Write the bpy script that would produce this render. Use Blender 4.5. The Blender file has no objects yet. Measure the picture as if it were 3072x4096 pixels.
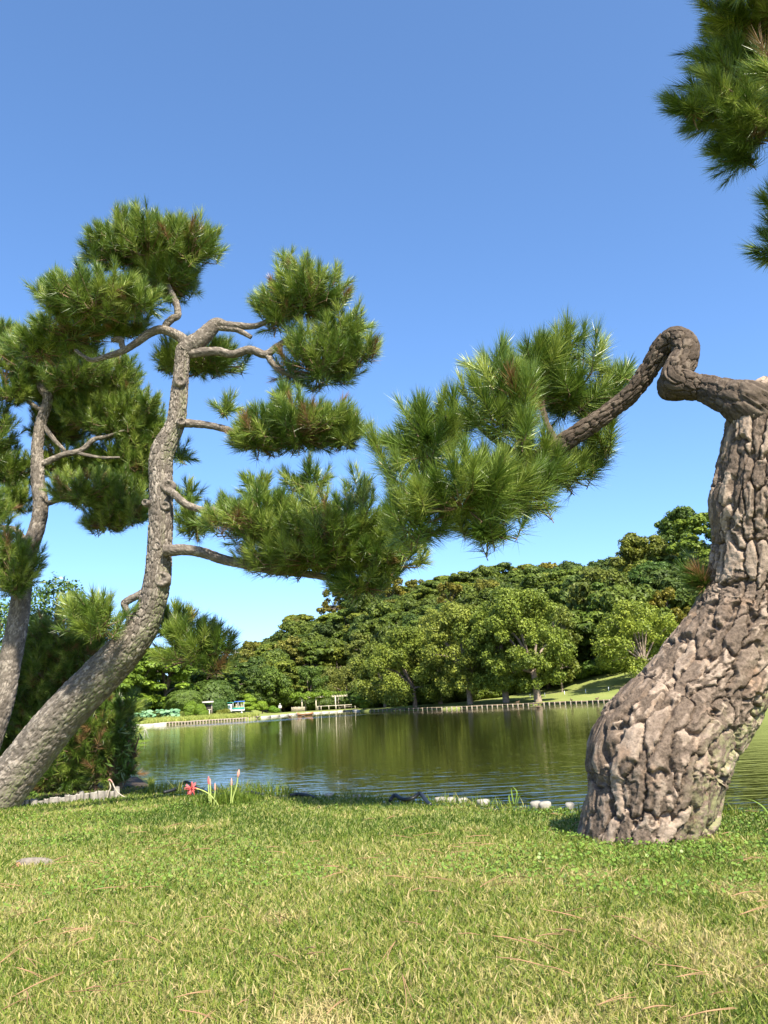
import bpy, math, numpy as np
from mathutils import Vector, Matrix

# ------------------------------------------------------------------ camera, sky, sun
FPX, EYE = 3290.0, 0.85                      # focal length in photo pixels, eye height above the lawn
PITCH, ROLL = math.radians(13.0), math.radians(3.0)
SUN_AZ, SUN_EL = math.radians(26), math.radians(48)   # azimuth: from behind the camera, towards the right
SKY_STRENGTH, SUN_STRENGTH, EXPOSURE = 0.146, 4.0, 1.60

scene = bpy.context.scene
C = scene.collection
ca, cp, sr, cr = math.cos(PITCH), math.sin(PITCH), math.sin(ROLL), math.cos(ROLL)
U0 = np.array([0, -cp, ca]); FW = np.array([0, ca, cp]); X0 = np.array([1., 0, 0])
RT = X0*cr - U0*sr; UP = U0*cr + X0*sr
EYEP = np.array([0, 0, EYE])
cam = bpy.data.cameras.new('camera'); camo = bpy.data.objects.new('camera', cam); C.objects.link(camo)
cam.sensor_fit = 'VERTICAL'; cam.sensor_height = 36; cam.lens = 36*FPX/4096
cam.clip_start = 0.05; cam.clip_end = 3000
camo.matrix_world = Matrix(((RT[0], UP[0], -FW[0], 0), (RT[1], UP[1], -FW[1], 0), (RT[2], UP[2], -FW[2], EYE), (0, 0, 0, 1)))
scene.camera = camo

world = bpy.data.worlds.new('World'); scene.world = world; world.use_nodes = True
wn = world.node_tree; wn.nodes.clear()
sky = wn.nodes.new('ShaderNodeTexSky'); sky.sky_type = 'NISHITA'; sky.sun_disc = False
sky.sun_elevation = SUN_EL; sky.sun_rotation = math.pi - SUN_AZ
sky.air_density = 0.6; sky.dust_density = 1.0; sky.ozone_density = 6.0; sky.altitude = 0
bg = wn.nodes.new('ShaderNodeBackground'); bg.inputs[1].default_value = SKY_STRENGTH
wo = wn.nodes.new('ShaderNodeOutputWorld')
hs = wn.nodes.new('ShaderNodeHueSaturation'); hs.inputs['Saturation'].default_value = 1.1
gm = wn.nodes.new('ShaderNodeGamma'); gm.inputs[1].default_value = 0.85
wn.links.new(sky.outputs[0], hs.inputs['Color']); wn.links.new(hs.outputs[0], gm.inputs[0]); wn.links.new(gm.outputs[0], bg.inputs[0]); wn.links.new(bg.outputs[0], wo.inputs[0])

sun = bpy.data.lights.new('sun', 'SUN'); suno = bpy.data.objects.new('sun', sun); C.objects.link(suno)
sun.energy = SUN_STRENGTH; sun.angle = math.radians(0.55); sun.color = (1.0, 0.92, 0.76)
sd = Vector((math.sin(SUN_AZ)*math.cos(SUN_EL), -math.cos(SUN_AZ)*math.cos(SUN_EL), math.sin(SUN_EL)))
suno.rotation_euler = sd.to_track_quat('Z', 'Y').to_euler(); suno.location = (4, -10, 12)
vs = scene.view_settings
vs.view_transform = 'Standard'; vs.look = 'None'; vs.exposure = EXPOSURE; vs.gamma = 1; vs.use_curve_mapping = False
scene.cycles.max_bounces = 6; scene.cycles.transparent_max_bounces = 4

rng = np.random.default_rng(11)

# ------------------------------------------------------------------ pixel <-> place
def ray(px, py): return FW + RT*(px-1536)/FPX + UP*(2048-py)/FPX
def at(px, py, Y):
    d = ray(px, py); return EYEP + d*(Y/d[1])
def gp(px, py, z=0.0):
    d = ray(px, py); return EYEP + d*((z-EYE)/d[2])
def pxh(x, y): return 1575.75 + x/np.maximum(y, 1e-3)*FPX*1.025   # column of a far place on the horizon
def xof(px, Y): return (px-1575.75)/(FPX*1.025)*Y
def m_per_px(Y): return Y/FPX

# ------------------------------------------------------------------ mesh helpers
def mk(name, V, F, mat, parent=None, smooth=False, attrs=None, link=True, world_v=True):
    """one mesh object from numpy arrays; V in world space is made local to the parents' origin"""
    V = np.asarray(V, dtype=np.float64); F = np.asarray(F, dtype=np.int32)
    if parent is not None and world_v:
        o = np.zeros(3); q = parent
        while q is not None: o = o + np.array(q.location); q = q.parent
        V = V - o
    me = bpy.data.meshes.new(name); k = F.shape[1]
    me.vertices.add(len(V)); me.vertices.foreach_set('co', V.astype(np.float32).ravel())
    me.loops.add(F.size); me.loops.foreach_set('vertex_index', F.ravel())
    me.polygons.add(len(F)); me.polygons.foreach_set('loop_start', np.arange(0, F.size, k, dtype=np.int32))
    if smooth: me.polygons.foreach_set('use_smooth', np.ones(len(F), dtype=bool))
    me.update(calc_edges=True)
    if attrs:
        for an, av in attrs.items():
            a = me.attributes.new(an, 'FLOAT', 'POINT'); a.data.foreach_set('value', np.asarray(av, dtype=np.float32))
    for m in (mat if isinstance(mat, (list, tuple)) else [mat]): me.materials.append(m)
    ob = bpy.data.objects.new(name, me)
    if link: C.objects.link(ob)
    if parent is not None: ob.parent = parent
    return ob
def tag(o, label=None, cat=None, group=None, kind=None):
    if label: o['label'] = label
    if cat: o['category'] = cat
    if group: o['group'] = group
    if kind: o['kind'] = kind
    return o
def thing(name, label, cat, loc=(0, 0, 0), group=None, rz=0, sc=1):
    o = bpy.data.objects.new(name, None); C.objects.link(o); o.location = [float(v) for v in loc]
    o.rotation_euler[2] = rz; o.scale = (sc, sc, sc) if np.isscalar(sc) else sc
    o.empty_display_size = 0.2
    return tag(o, label, cat, group)
class MB:
    """collects pieces of one mesh (all faces made quads; triangles repeat nothing, kept apart)"""
    def __init__(s): s.v = []; s.f = []; s.n = 0
    def add(s, V, F):
        V = np.asarray(V, float); F = np.asarray(F, int)
        s.v.append(V); s.f.append(F+s.n); s.n += len(V); return s
    def box(s, c, d, R=None):
        q = np.array([[x, y, z] for x in (-.5, .5) for y in (-.5, .5) for z in (-.5, .5)])*np.array(d)
        if R is not None: q = q @ np.asarray(R).T
        return s.add(q+np.array(c), [[0, 1, 3, 2], [4, 6, 7, 5], [0, 4, 5, 1], [2, 3, 7, 6], [0, 2, 6, 4], [1, 5, 7, 3]])
    def tube(s, P, r, sides=8, sub=1, cap=True):
        V, F = tube(P, r, sides, sub, cap)[:2]; return s.add(V, F)
    def get(s): return np.concatenate(s.v), np.concatenate(s.f)
    def build(s, name, mat, parent=None, smooth=False, **k):
        V, F = s.get(); return mk(name, V, F, mat, parent, smooth, **k)
def rotz(a): c, s = math.cos(a), math.sin(a); return np.array([[c, -s, 0], [s, c, 0], [0, 0, 1]])
def unit(v): return v/np.maximum(np.linalg.norm(v, axis=-1, keepdims=True), 1e-9)

def catmull(P, sub):
    P = np.asarray(P, float)
    if sub <= 1 or len(P) < 3: return P
    Q = np.vstack([2*P[0]-P[1], P, 2*P[-1]-P[-2]]); out = []
    for i in range(1, len(Q)-2):
        p0, p1, p2, p3 = Q[i-1], Q[i], Q[i+1], Q[i+2]
        t = np.linspace(0, 1, sub, endpoint=False)[:, None]
        out.append(.5*((2*p1)+(-p0+p2)*t+(2*p0-5*p1+4*p2-p3)*t**2+(-p0+3*p1-3*p2+p3)*t**3))
    out.append(Q[-2][None]); return np.concatenate(out)
def frames(P):
    T = unit(np.gradient(P, axis=0)); N = np.zeros_like(P)
    n = np.cross(T[0], [0, 1, 0]); n = n if np.linalg.norm(n) > .1 else np.cross(T[0], [1, 0, 0]); n = n/np.linalg.norm(n)
    for i in range(len(P)):
        n = n - T[i]*(n@T[i]); n = n/np.linalg.norm(n); N[i] = n
    return T, N, np.cross(T, N)
def tube(P, r, sides=8, sub=1, cap=True, disp=None):
    """P: (k,3) centreline, r: (k,) radius; disp(theta, s, r)->radial offset. Returns V, F, theta, s"""
    P = np.asarray(P, float); r = np.broadcast_to(np.asarray(r, float), (len(P),))
    Q = catmull(np.column_stack([P, r]), sub); P, r = Q[:, :3], np.maximum(Q[:, 3], 1e-4)
    T, N, B = frames(P); k = len(P)
    s = np.concatenate([[0], np.cumsum(np.linalg.norm(np.diff(P, axis=0), axis=1))])
    th = np.arange(sides)*2*math.pi/sides
    TH, S = np.meshgrid(th, s); RR = np.repeat(r[:, None], sides, 1)
    D = RR if disp is None else RR + disp(TH, S, RR)
    V = P[:, None, :] + D[..., None]*(np.cos(TH)[..., None]*N[:, None, :] + np.sin(TH)[..., None]*B[:, None, :])
    i = np.arange(k-1)[:, None]*sides; j = np.arange(sides)[None]; j2 = (j+1) % sides
    F = np.stack([i+j, i+j2, i+sides+j2, i+sides+j], -1).reshape(-1, 4)
    V = V.reshape(-1, 3)
    if cap:
        n = len(V); V = np.vstack([V, P[0], P[-1]])
        a = np.arange(0, sides, 2)
        F = np.vstack([F, np.stack([np.full(len(a), n), (a+2) % sides, (a+1) % sides, a], -1),
                       np.stack([np.full(len(a), n+1), (k-1)*sides+a, (k-1)*sides+(a+1) % sides, (k-1)*sides+(a+2) % sides], -1)])
    return V, F, TH, S
def lathe(prof, sides=24, c=(0, 0, 0)):
    prof = np.asarray(prof, float); th = np.arange(sides)*2*math.pi/sides
    V = np.stack([prof[:, 0][:, None]*np.cos(th), prof[:, 0][:, None]*np.sin(th), np.repeat(prof[:, 1][:, None], sides, 1)], -1).reshape(-1, 3)
    i = np.arange(len(prof)-1)[:, None]*sides; j = np.arange(sides)[None]; j2 = (j+1) % sides
    return V+np.array(c), np.stack([i+j, i+j2, i+sides+j2, i+sides+j], -1).reshape(-1, 4)

# ------------------------------------------------------------------ noise
def hsh(ix, iy, s):
    n = (ix.astype(np.int64)*374761393 + iy.astype(np.int64)*668265263 + s*144665) & 0xffffffff
    n = ((n ^ (n >> 13))*1274126177) & 0xffffffff
    n = ((n ^ (n >> 16))*2246822519) & 0xffffffff
    return ((n ^ (n >> 15)) & 0xffffff)/float(0xffffff)
def vnoise(x, y, s=0):
    ix, iy = np.floor(x), np.floor(y); fx, fy = x-ix, y-iy
    fx = fx*fx*(3-2*fx); fy = fy*fy*(3-2*fy)
    return (hsh(ix, iy, s)*(1-fx)+hsh(ix+1, iy, s)*fx)*(1-fy)+(hsh(ix, iy+1, s)*(1-fx)+hsh(ix+1, iy+1, s)*fx)*fy
def fbm(x, y, s=0, o=4):
    a = 0; w = .5
    for k in range(o): a = a+w*vnoise(x*2**k, y*2**k, s+k*7); w *= .5
    return a
def voro(u, v, K, s):
    """cells, periodic in u with K columns: distance to nearest, gap to the second, cell random"""
    iu, iv = np.floor(u), np.floor(v); f1 = np.full(u.shape, 9.); f2 = f1.copy(); cid = np.zeros(u.shape)
    for du in (-1, 0, 1):
        for dv in (-1, 0, 1):
            cu, cv = iu+du, iv+dv; cm = np.mod(cu, K)
            d = np.hypot(cu+.12+.76*hsh(cm, cv, s)-u, cv+.12+.76*hsh(cm, cv, s+1)-v)
            r = hsh(cm, cv, s+2); nearer = d < f1
            f2 = np.where(nearer, f1, np.minimum(f2, d)); cid = np.where(nearer, r, cid); f1 = np.where(nearer, d, f1)
    return f1, f2-f1, cid
def vnoise3(x, y, z, s=0):
    iz = np.floor(z); f = z-iz; f = f*f*(3-2*f); q = 0
    def pl(o):
        ix, iy = np.floor(x), np.floor(y); fx, fy = x-ix, y-iy; fx = fx*fx*(3-2*fx); fy = fy*fy*(3-2*fy); ix = ix+(iz+o)*57.0; iy = iy+(iz+o)*131.0
        return (hsh(ix, iy, s)*(1-fx)+hsh(ix+1, iy, s)*fx)*(1-fy)+(hsh(ix, iy+1, s)*(1-fx)+hsh(ix+1, iy+1, s)*fx)*fy
    return pl(0)*(1-f)+pl(1)*f
def fbm3(x, y, z, s=0, o=3):
    a = 0; w = .5
    for k in range(o): a = a+w*vnoise3(x*2**k, y*2**k, z*2**k, s+k*7); w *= .5
    return a
def sst(a, b, x): t = np.clip((x-a)/(b-a), 0, 1); return t*t*(3-2*t)

# ------------------------------------------------------------------ materials
class NT:
    def __init__(s, name):
        s.m = bpy.data.materials.new(name); s.m.use_nodes = True; s.t = s.m.node_tree; s.t.nodes.clear()
        s.out = s.n('ShaderNodeOutputMaterial')
    def n(s, typ, **kw):
        q = s.t.nodes.new(typ)
        for k, v in kw.items(): setattr(q, k, v)
        return q
    def l(s, a, b): s.t.links.new(a, b)
    def attr(s, name): return s.n('ShaderNodeAttribute', attribute_name=name).outputs['Fac']
    def noise(s, scale, detail=3, vec=None, rough=.55, out='Fac'):
        q = s.n('ShaderNodeTexNoise'); q.inputs['Scale'].default_value = scale; q.inputs['Detail'].default_value = detail
        q.inputs['Roughness'].default_value = rough
        if vec is not None: s.l(vec, q.inputs['Vector'])
        return q.outputs[out]
    def coords(s, scale=(1, 1, 1), kind='Object', rot=(0, 0, 0)):
        t = s.n('ShaderNodeTexCoord'); m = s.n('ShaderNodeMapping'); m.inputs['Scale'].default_value = scale; m.inputs['Rotation'].default_value = rot
        s.l(t.outputs[kind], m.inputs[0]); return m.outputs[0]
    def ramp(s, fac, stops):
        q = s.n('ShaderNodeValToRGB'); e = q.color_ramp.elements
        while len(e) < len(stops): e.new(.5)
        for k, (p, c) in enumerate(stops): e[k].position = p; e[k].color = (*c, 1)
        s.l(fac, q.inputs[0]); return q.outputs[0]
    def mix(s, fac, a, b, mode='MIX'):
        q = s.n('ShaderNodeMix', data_type='RGBA', blend_type=mode)
        for sock, v in ((q.inputs[0], fac), (q.inputs[6], a), (q.inputs[7], b)):
            if hasattr(v, 'is_linked'): s.l(v, sock)
            else: sock.default_value = (*v, 1) if isinstance(v, tuple) else v
        return q.outputs[2]
    def math(s, op, a, b=0.):
        q = s.n('ShaderNodeMath', operation=op)
        for sock, v in ((q.inputs[0], a), (q.inputs[1], b)):
            if hasattr(v, 'is_linked'): s.l(v, sock)
            else: sock.default_value = v
        return q.outputs[0]
    def bump(s, h, strength=.5, dist=.02):
        q = s.n('ShaderNodeBump'); q.inputs['Strength'].default_value = strength; q.inputs['Distance'].default_value = dist
        s.l(h, q.inputs['Height']); return q.outputs[0]
    def bsdf(s, col, rough=.7, spec=.3, normal=None, trans=0., metal=0., **kw):
        q = s.n('ShaderNodeBsdfPrincipled'); q.inputs['Roughness'].default_value = rough
        q.inputs['Specular IOR Level'].default_value = spec; q.inputs['Metallic'].default_value = metal
        for k, v in kw.items(): q.inputs[k].default_value = v
        if hasattr(col, 'is_linked'): s.l(col, q.inputs['Base Color'])
        else: q.inputs['Base Color'].default_value = (*col, 1)
        if normal is not None: s.l(normal, q.inputs['Normal'])
        o = q.outputs[0]
        if trans > 0:
            tr = s.n('ShaderNodeBsdfTranslucent')
            if hasattr(col, 'is_linked'): s.l(col, tr.inputs[0])
            else: tr.inputs[0].default_value = (*col, 1)
            mx = s.n('ShaderNodeMixShader'); mx.inputs[0].default_value = trans
            s.l(o, mx.inputs[1]); s.l(tr.outputs[0], mx.inputs[2]); o = mx.outputs[0]
        s.l(o, s.out.inputs[0]); return s.m

def plain(name, c, rough=.7, var=.25, scale=8, spec=.3, metal=0.):
    t = NT(name); n = t.noise(scale, 4, t.coords())
    d = tuple(v*(1-var) for v in c); h = tuple(min(1, v*(1+var)) for v in c)
    return t.bsdf(t.ramp(n, [(.3, d), (.7, h)]), rough, spec, metal=metal)
def leaf(name, stops, trans=.3, rough=.5, spec=.35, objcol=False):
    t = NT(name); c = t.ramp(t.attr('tint'), stops)
    if objcol:
        oi = t.n('ShaderNodeObjectInfo'); c = t.mix(1.0, c, oi.outputs['Color'], 'MULTIPLY')
    return t.bsdf(c, rough, spec, trans=trans)
def bark(name, stops, lichen=None, scale=30, bumpd=.006, warm=None):
    t = NT(name); co = t.coords()
    n1 = t.noise(scale, 6, co, .65); n2 = t.noise(scale*2.7, 4, co, .7)
    f = t.math('ADD', t.math('MULTIPLY', t.attr('flake'), .55), t.math('ADD', t.math('MULTIPLY', t.attr('plate'), .15), t.math('MULTIPLY', n1, .40)))
    c = t.ramp(f, stops)
    c = t.mix(.28, c, t.ramp(n2, [(.32, tuple(.35*v for v in stops[1][1])), (.62, stops[-1][1])]))
    if warm:
        k = t.math('MULTIPLY', t.ramp(t.noise(scale*.16, 3, co), [(.58, (0, 0, 0)), (.70, (1, 1, 1))]), t.math('MULTIPLY', t.attr('flake'), .6))
        c = t.mix(k, c, warm)
    if lichen:
        k = t.math('MULTIPLY', t.attr('lichen'), t.ramp(t.noise(scale*.8, 5, co, .7), [(.46, (0, 0, 0)), (.56, (1, 1, 1))]))
        c = t.mix(k, c, lichen)
    h = t.math('ADD', n1, t.math('MULTIPLY', n2, .6))
    return t.bsdf(c, .9, .15, t.bump(h, .9, bumpd))

M = {}
M['needle'] = leaf('pine_needle', [(0, (.046, .094, .012)), (.4, (.100, .165, .021)), (.7, (.205, .275, .042)), (.9, (.330, .385, .080)), (.93, (.210, .130, .050)), (1, (.240, .140, .060))], .16, .36, .5)
M['twig'] = plain('pine_twig', (.16, .105, .065), .85, .35, 40)
M['bud'] = plain('pine_bud', (.55, .48, .36), .8, .2, 60)
M['bark_big'] = bark('old_pine_bark', [(.22, (0.0372, 0.0269, 0.0198)), (.42, (0.0775, 0.0556, 0.0418)), (.6, (0.1440, 0.1056, 0.0804)), (.8, (0.3469, 0.2692, 0.2089))], (0.2232, 0.2164, 0.1100), 26, .010, (0.2344, 0.1410, 0.0853))
M['bark_limb'] = bark('pine_limb_bark', [(.22, (0.0298, 0.0222, 0.0171)), (.42, (0.0570, 0.0420, 0.0319)), (.6, (0.0893, 0.0672, 0.0513)), (.8, (0.1438, 0.1128, 0.0866))], (0.2232, 0.2220, 0.1254), 50, .006)
M['bark_orange'] = bark('young_pine_bark', [(.22, (0.0429, 0.0347, 0.0282)), (.42, (0.0825, 0.0680, 0.0558)), (.6, (0.1247, 0.1046, 0.0864)), (.8, (0.3149, 0.2721, 0.2286))], (0.1650, 0.1764, 0.0900), 60, .006)
M['bark_far'] = plain('far_tree_bark', (.10, .08, .06), .9, .35, 3)
M['bark_pale'] = plain('cherry_bark', (.24, .185, .145), .85, .3, 3)
GREENS = [(0, (0.0447, 0.0740, 0.0128)), (.5, (0.1015, 0.1428, 0.0224)), (1, (0.1849, 0.2339, 0.0416))]
M['leaf'] = leaf('tree_leaf', GREENS, .28, .55, .3, True)
M['shrubleaf'] = leaf('shrub_leaf', [(0, (0.0375, 0.0825, 0.0135)), (.5, (0.0975, 0.1725, 0.0263)), (1, (0.1950, 0.2700, 0.0600))], .3, .35, .5)
M['grass'] = leaf('lawn_blade', [(0, (.038, .082, .007)), (.35, (.108, .170, .018)), (.6, (.205, .250, .038)), (.8, (.345, .320, .100)), (1, (.480, .390, .185))], .38, .55, .25)
M['clover'] = leaf('clover_leaf', [(0, (0.088, 0.172, 0.022)), (1, (0.198, 0.292, 0.047))], .3, .45, .4)
M['reed'] = leaf('tall_grass', [(0, (.22, .28, .05)), (.6, (.38, .42, .10)), (1, (.52, .46, .18))], .3, .6, .2)

# ------------------------------------------------------------------ ground, water, far land
SHX = [-60, -9, -5, -3.6, -3.0, -2.75, -2.15, -.46, .82, 1.34, 2.42, 5, 10, 60]
SHY = [26, 15, 13.5, 12.3, 10.6, 9.75, 9.33, 8.18, 7.12, 6.70, 6.06, 4.9, 3, -10]
def shore(x): return np.interp(x, SHX, SHY) + .05*np.sin(x*5.1)+.03*np.sin(x*11.7+1)
def lawn_z(x, y):
    return .035*np.sin(x*.9+.6)*np.sin(y*.7) + .02*(vnoise(x*1.3+40, y*1.3+40, 3)-.5)
WZ = -0.5
xs = np.unique(np.concatenate([np.linspace(-60, -6, 28), np.linspace(-6, 6, 121), np.linspace(6, 60, 28)]))
# finer rows inside the visible part
ypts = np.concatenate([np.linspace(-60, 0, 20), np.linspace(.3, 16, 90)])
V = []; nX = len(xs)
for y in ypts:
    yy = np.minimum(y, shore(xs)); V.append(np.stack([xs, yy, lawn_z(xs, yy)-.02*sst(-.4, 0, yy-shore(xs))], -1))
yy = shore(xs); V.append(np.stack([xs, np.where(yy < 16, yy+.02, yy), np.full(nX, -.15)], -1)); V.append(np.stack([xs, yy+.10, np.full(nX, -1.2)], -1))
V = np.concatenate(V); nR = len(V)//nX
i = np.arange(nR-1)[:, None]*nX; j = np.arange(nX-1)[None]
F = np.stack([i+j, i+j+1, i+nX+j+1, i+nX+j], -1).reshape(-1, 4)
t = NT('lawn_soil'); co = t.coords()
c = t.ramp(t.noise(2.2, 5, co), [(.3, (.16, .20, .05)), (.55, (.26, .27, .09)), (.75, (.36, .32, .15))])
c = t.mix(.5, c, t.ramp(t.noise(60, 4, co), [(.3, (.10, .14, .03)), (.7, (.38, .38, .15))]))
M['lawn'] = t.bsdf(c, .95, .1, t.bump(t.noise(90, 3, co), .6, .02))
tag(mk('lawn', V, F, M['lawn'], smooth=True), kind='structure')

# water
t = NT('pond_water'); tc = t.n('ShaderNodeTexCoord')
def wav(sx, sy, sc, rot=0):
    m = t.n('ShaderNodeMapping'); m.inputs['Scale'].default_value = (sx, sy, 1); m.inputs['Rotation'].default_value = (0, 0, rot)
    t.l(tc.outputs['Object'], m.inputs[0]); return t.noise(sc, 2, m.outputs[0], .5)
h = t.math('ADD', t.math('MULTIPLY', wav(.55, 2.6, 1.6, .12), 1.0), t.math('MULTIPLY', wav(.8, 2.4, 4.5, -.1), .30))
patch = t.ramp(wav(.05, .03, 1.0), [(.38, (.30, .30, .30)), (.62, (1, 1, 1))])
h = t.math('MULTIPLY', h, patch)
wa, wb = np.array([xof(770, 86), 86.]), np.array([xof(1480, 108), 108.]); wang = math.atan2(*(wb-wa)[::-1])
mp_ = t.n('ShaderNodeMapping', vector_type='TEXTURE'); mp_.inputs['Location'].default_value = (*((wa+wb)/2), 0); mp_.inputs['Rotation'].default_value = (0, 0, wang); t.l(tc.outputs['Object'], mp_.inputs[0])
sx_ = t.n('ShaderNodeSeparateXYZ'); t.l(mp_.outputs[0], sx_.inputs[0])
band = t.math('MULTIPLY', t.ramp(t.math('DIVIDE', t.math('ABSOLUTE', sx_.outputs[1]), 5.0), [(.5, (1, 1, 1)), (1, (0, 0, 0))]), t.ramp(t.math('DIVIDE', t.math('ABSOLUTE', sx_.outputs[0]), float(np.linalg.norm(wb-wa))), [(.35, (1, 1, 1)), (.6, (0, 0, 0))]))
h = t.math('ADD', h, t.math('MULTIPLY', t.math('MULTIPLY', wav(1.2, 3.0, 3.0), band), 9.0))
M['water'] = t.bsdf((.022, .025, .006), .03, .5, t.bump(h, .13, .12), IOR=1.33)
xw = np.array([-500, 500.]); V = [[-500, -30, WZ], [500, -30, WZ], [500, 330, WZ], [-500, 330, WZ]]
tag(mk('pond_water', V, [[0, 1, 2, 3]], M['water']), kind='structure')

SPX = [-3000, -400, 300, 510, 777, 1000, 1040, 1191, 1415, 1440, 1466, 1600, 1800, 2149, 2500, 2800, 3200, 4200, 6500]
SD0 = [40, 62, 88, 102, 108, 113, 125, 150, 166, 146, 138, 126, 112, 107, 97, 90, 80, 62, 40]
def D0(p): return np.interp(p, SPX, SD0)
def bank_top(p): return np.interp(p, [300, 900, 1100, 1450, 1800, 2000, 2300, 2500, 3200], [.2, .15, -.15, -.12, .2, .7, 1.5, 2.1, 3.2])
def bank_w(p): return np.interp(p, [1500, 2000], [9, 26])
RIDGE = 262.
SKX = [-3000, 300, 600, 950, 1090, 1200, 1350, 1500, 1740, 1950, 2200, 2480, 2700, 3000, 3400, 6500]
SKY_ = [2860, 2800, 2740, 2640, 2560, 2480, 2390, 2350, 2320, 2310, 2295, 2285, 2230, 2200, 2180, 2180]
_rz = np.array([at(p, y, RIDGE)[2]-7.5 for p, y in zip(SKX, SKY_)])
def ridge_z(p): return np.maximum(np.interp(p, SKX, _rz), .3)
def land_z(x, y):
    x = np.asarray(x, float); y = np.asarray(y, float); p = pxh(x, y); d = D0(p); t = y-d
    z = np.where(t < .25, -1.6, -.28 + (bank_top(p)+.28)*sst(0, 1, t/bank_w(p)))
    hs = d+np.interp(p, [1000, 1500, 2100, 2400], [48, 40, 26, 22])
    return z + (ridge_z(p)-bank_top(p))*np.clip((y-hs)/(RIDGE-hs), 0, 1)**.85*np.where(y > hs, 1, 0)
def far(p, Y): x = xof(p, Y); return np.array([x, Y, float(land_z(x, Y))])
cols = np.concatenate([np.linspace(-3000, -400, 14), np.linspace(-300, 3500, 153), np.linspace(3600, 6500, 14)])
trow = [-25, -1, .15, .26, 1, 2.5, 4, 6, 8, 10, 13, 16, 20, 24, 28]
V = []
for a in trow: Y = D0(cols)+a; X = xof(cols, Y); V.append(np.stack([X, Y, land_z(X, Y)], -1))
for b in np.concatenate([np.linspace(.04, 1, 26), [1.3, 2.2, 4]]):
    Y = (D0(cols)+28)*(1-b)+RIDGE*b if b <= 1 else np.full(len(cols), RIDGE*b); X = xof(cols, Y)
    V.append(np.stack([X, Y, land_z(X, np.minimum(Y, RIDGE)) if b <= 1 else ridge_z(cols)], -1))
V = np.concatenate(V); nX = len(cols); nR = len(V)//nX
i = np.arange(nR-1)[:, None]*nX; j = np.arange(nX-1)[None]
F = np.stack([i+j, i+j+1, i+nX+j+1, i+nX+j], -1).reshape(-1, 4)
t = NT('far_lawn'); co = t.coords()
c = t.ramp(t.noise(.35, 4, t.coords((1, .35, 1))), [(.3, (.155, .20, .05)), (.55, (.225, .255, .075)), (.75, (.30, .30, .11))])
c = t.mix(.35, c, t.ramp(t.noise(6, 4, co), [(.3, (.10, .14, .03)), (.7, (.28, .30, .10))]))
M['far_lawn'] = t.bsdf(c, .95, .1, t.bump(t.noise(5, 4, co), .5, .1))
tag(mk('far_bank', V, F, M['far_lawn'], smooth=True), kind='structure')

# ------------------------------------------------------------------ lawn blades
def blades(x, y, z, L, w, lean, tint, segs=2):
    n = len(x); a = rng.uniform(0, 2*math.pi, n); b = rng.uniform(0, 2*math.pi, n)
    side = np.stack([np.cos(a), np.sin(a), np.zeros(n)], -1)*w[:, None]*.5
    ld = np.stack([np.cos(b), np.sin(b), np.zeros(n)], -1)
    P0 = np.stack([x, y, z], -1); up = np.array([0, 0, 1.])
    P1 = P0 + up*L[:, None]*.45 + ld*(lean*L*.2)[:, None]
    P2 = P0 + up*(L*(1-.35*lean))[:, None] + ld*(lean*L)[:, None]
    V = np.stack([P0, P1+side, P2, P1-side], 1).reshape(-1, 3)
    return V, np.arange(n*4).reshape(-1, 4), np.repeat(tint, 4)
def dryness(x, y):
    return fbm(x*.55+9, y*.8+3, 21)*.9 + .35*sst(.55, .7, fbm(x*2.2, y*2.2, 5))
def lawn_pts(n, y0, y1, marg=1.0, pw=1.0):
    u = rng.random(n); y = y0*(y1/y0)**u if pw == 1 else y0+(y1-y0)*u
    x = (rng.random(n)*2-1)*(.50*y+marg); ok = y < shore(x)-.02
    return x[ok], y[ok]
x, y = lawn_pts(295000, 1.9, 10.6)
dr = dryness(x, y)
tint = np.clip(.31+.80*(dr-.42)*1.6+rng.normal(0, .23, len(x))+np.where(rng.random(len(x)) < .13, .35, 0), 0, 1)
L = rng.uniform(.02, .056, len(x))*(1+.25*(vnoise(x*3, y*3, 8)-.5)); w = (.0030+.00068*y)*rng.uniform(.7, 1.3, len(x))
V, F, T = blades(x, y, lawn_z(x, y)-.004, L, w, rng.uniform(.2, 1.1, len(x)), tint)
tag(mk('lawn_grass', V, F, M['grass'], attrs={'tint': T}), 'short mown lawn grass with straw coloured patches on the near bank', 'grass', kind='stuff')

# small round-leaved ground cover in the lawn
x, y = lawn_pts(60000, 2.2, 8.0)
cv = sst(.50, .60, fbm(x*.8+20, y*1.1+5, 33)) * sst(2.2, 3.2, y) + .9*np.exp(-((x-1.9)**2/.5+(y-4.9)**2/.10))
ok = rng.random(len(x)) < cv*.5; x, y = x[ok], y[ok]; n = len(x)
r = rng.uniform(.005, .0095, n); hgt = rng.uniform(.018, .042, n)
th = np.arange(6)*math.pi/3
nrm = unit(np.stack([rng.normal(0, .4, n), rng.normal(-.25, .4, n), np.ones(n)], -1))
a = unit(np.cross(nrm, [0, 1, .2])); b = np.cross(nrm, a)
V = np.stack([x, y, lawn_z(x, y)+hgt], -1)[:, None] + r[:, None, None]*(np.cos(th)[None, :, None]*a[:, None]+np.sin(th)[None, :, None]*b[:, None])
k = np.arange(n)[:, None]*6
F = np.concatenate([k+[0, 1, 2, 3], k+[0, 3, 4, 5]])
tag(mk('ground_cover', V.reshape(-1, 3), F, M['clover'], attrs={'tint': np.repeat(rng.random(n), 6)}), 'low round-leaved weeds spreading through the lawn', 'weeds', kind='stuff')

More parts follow.
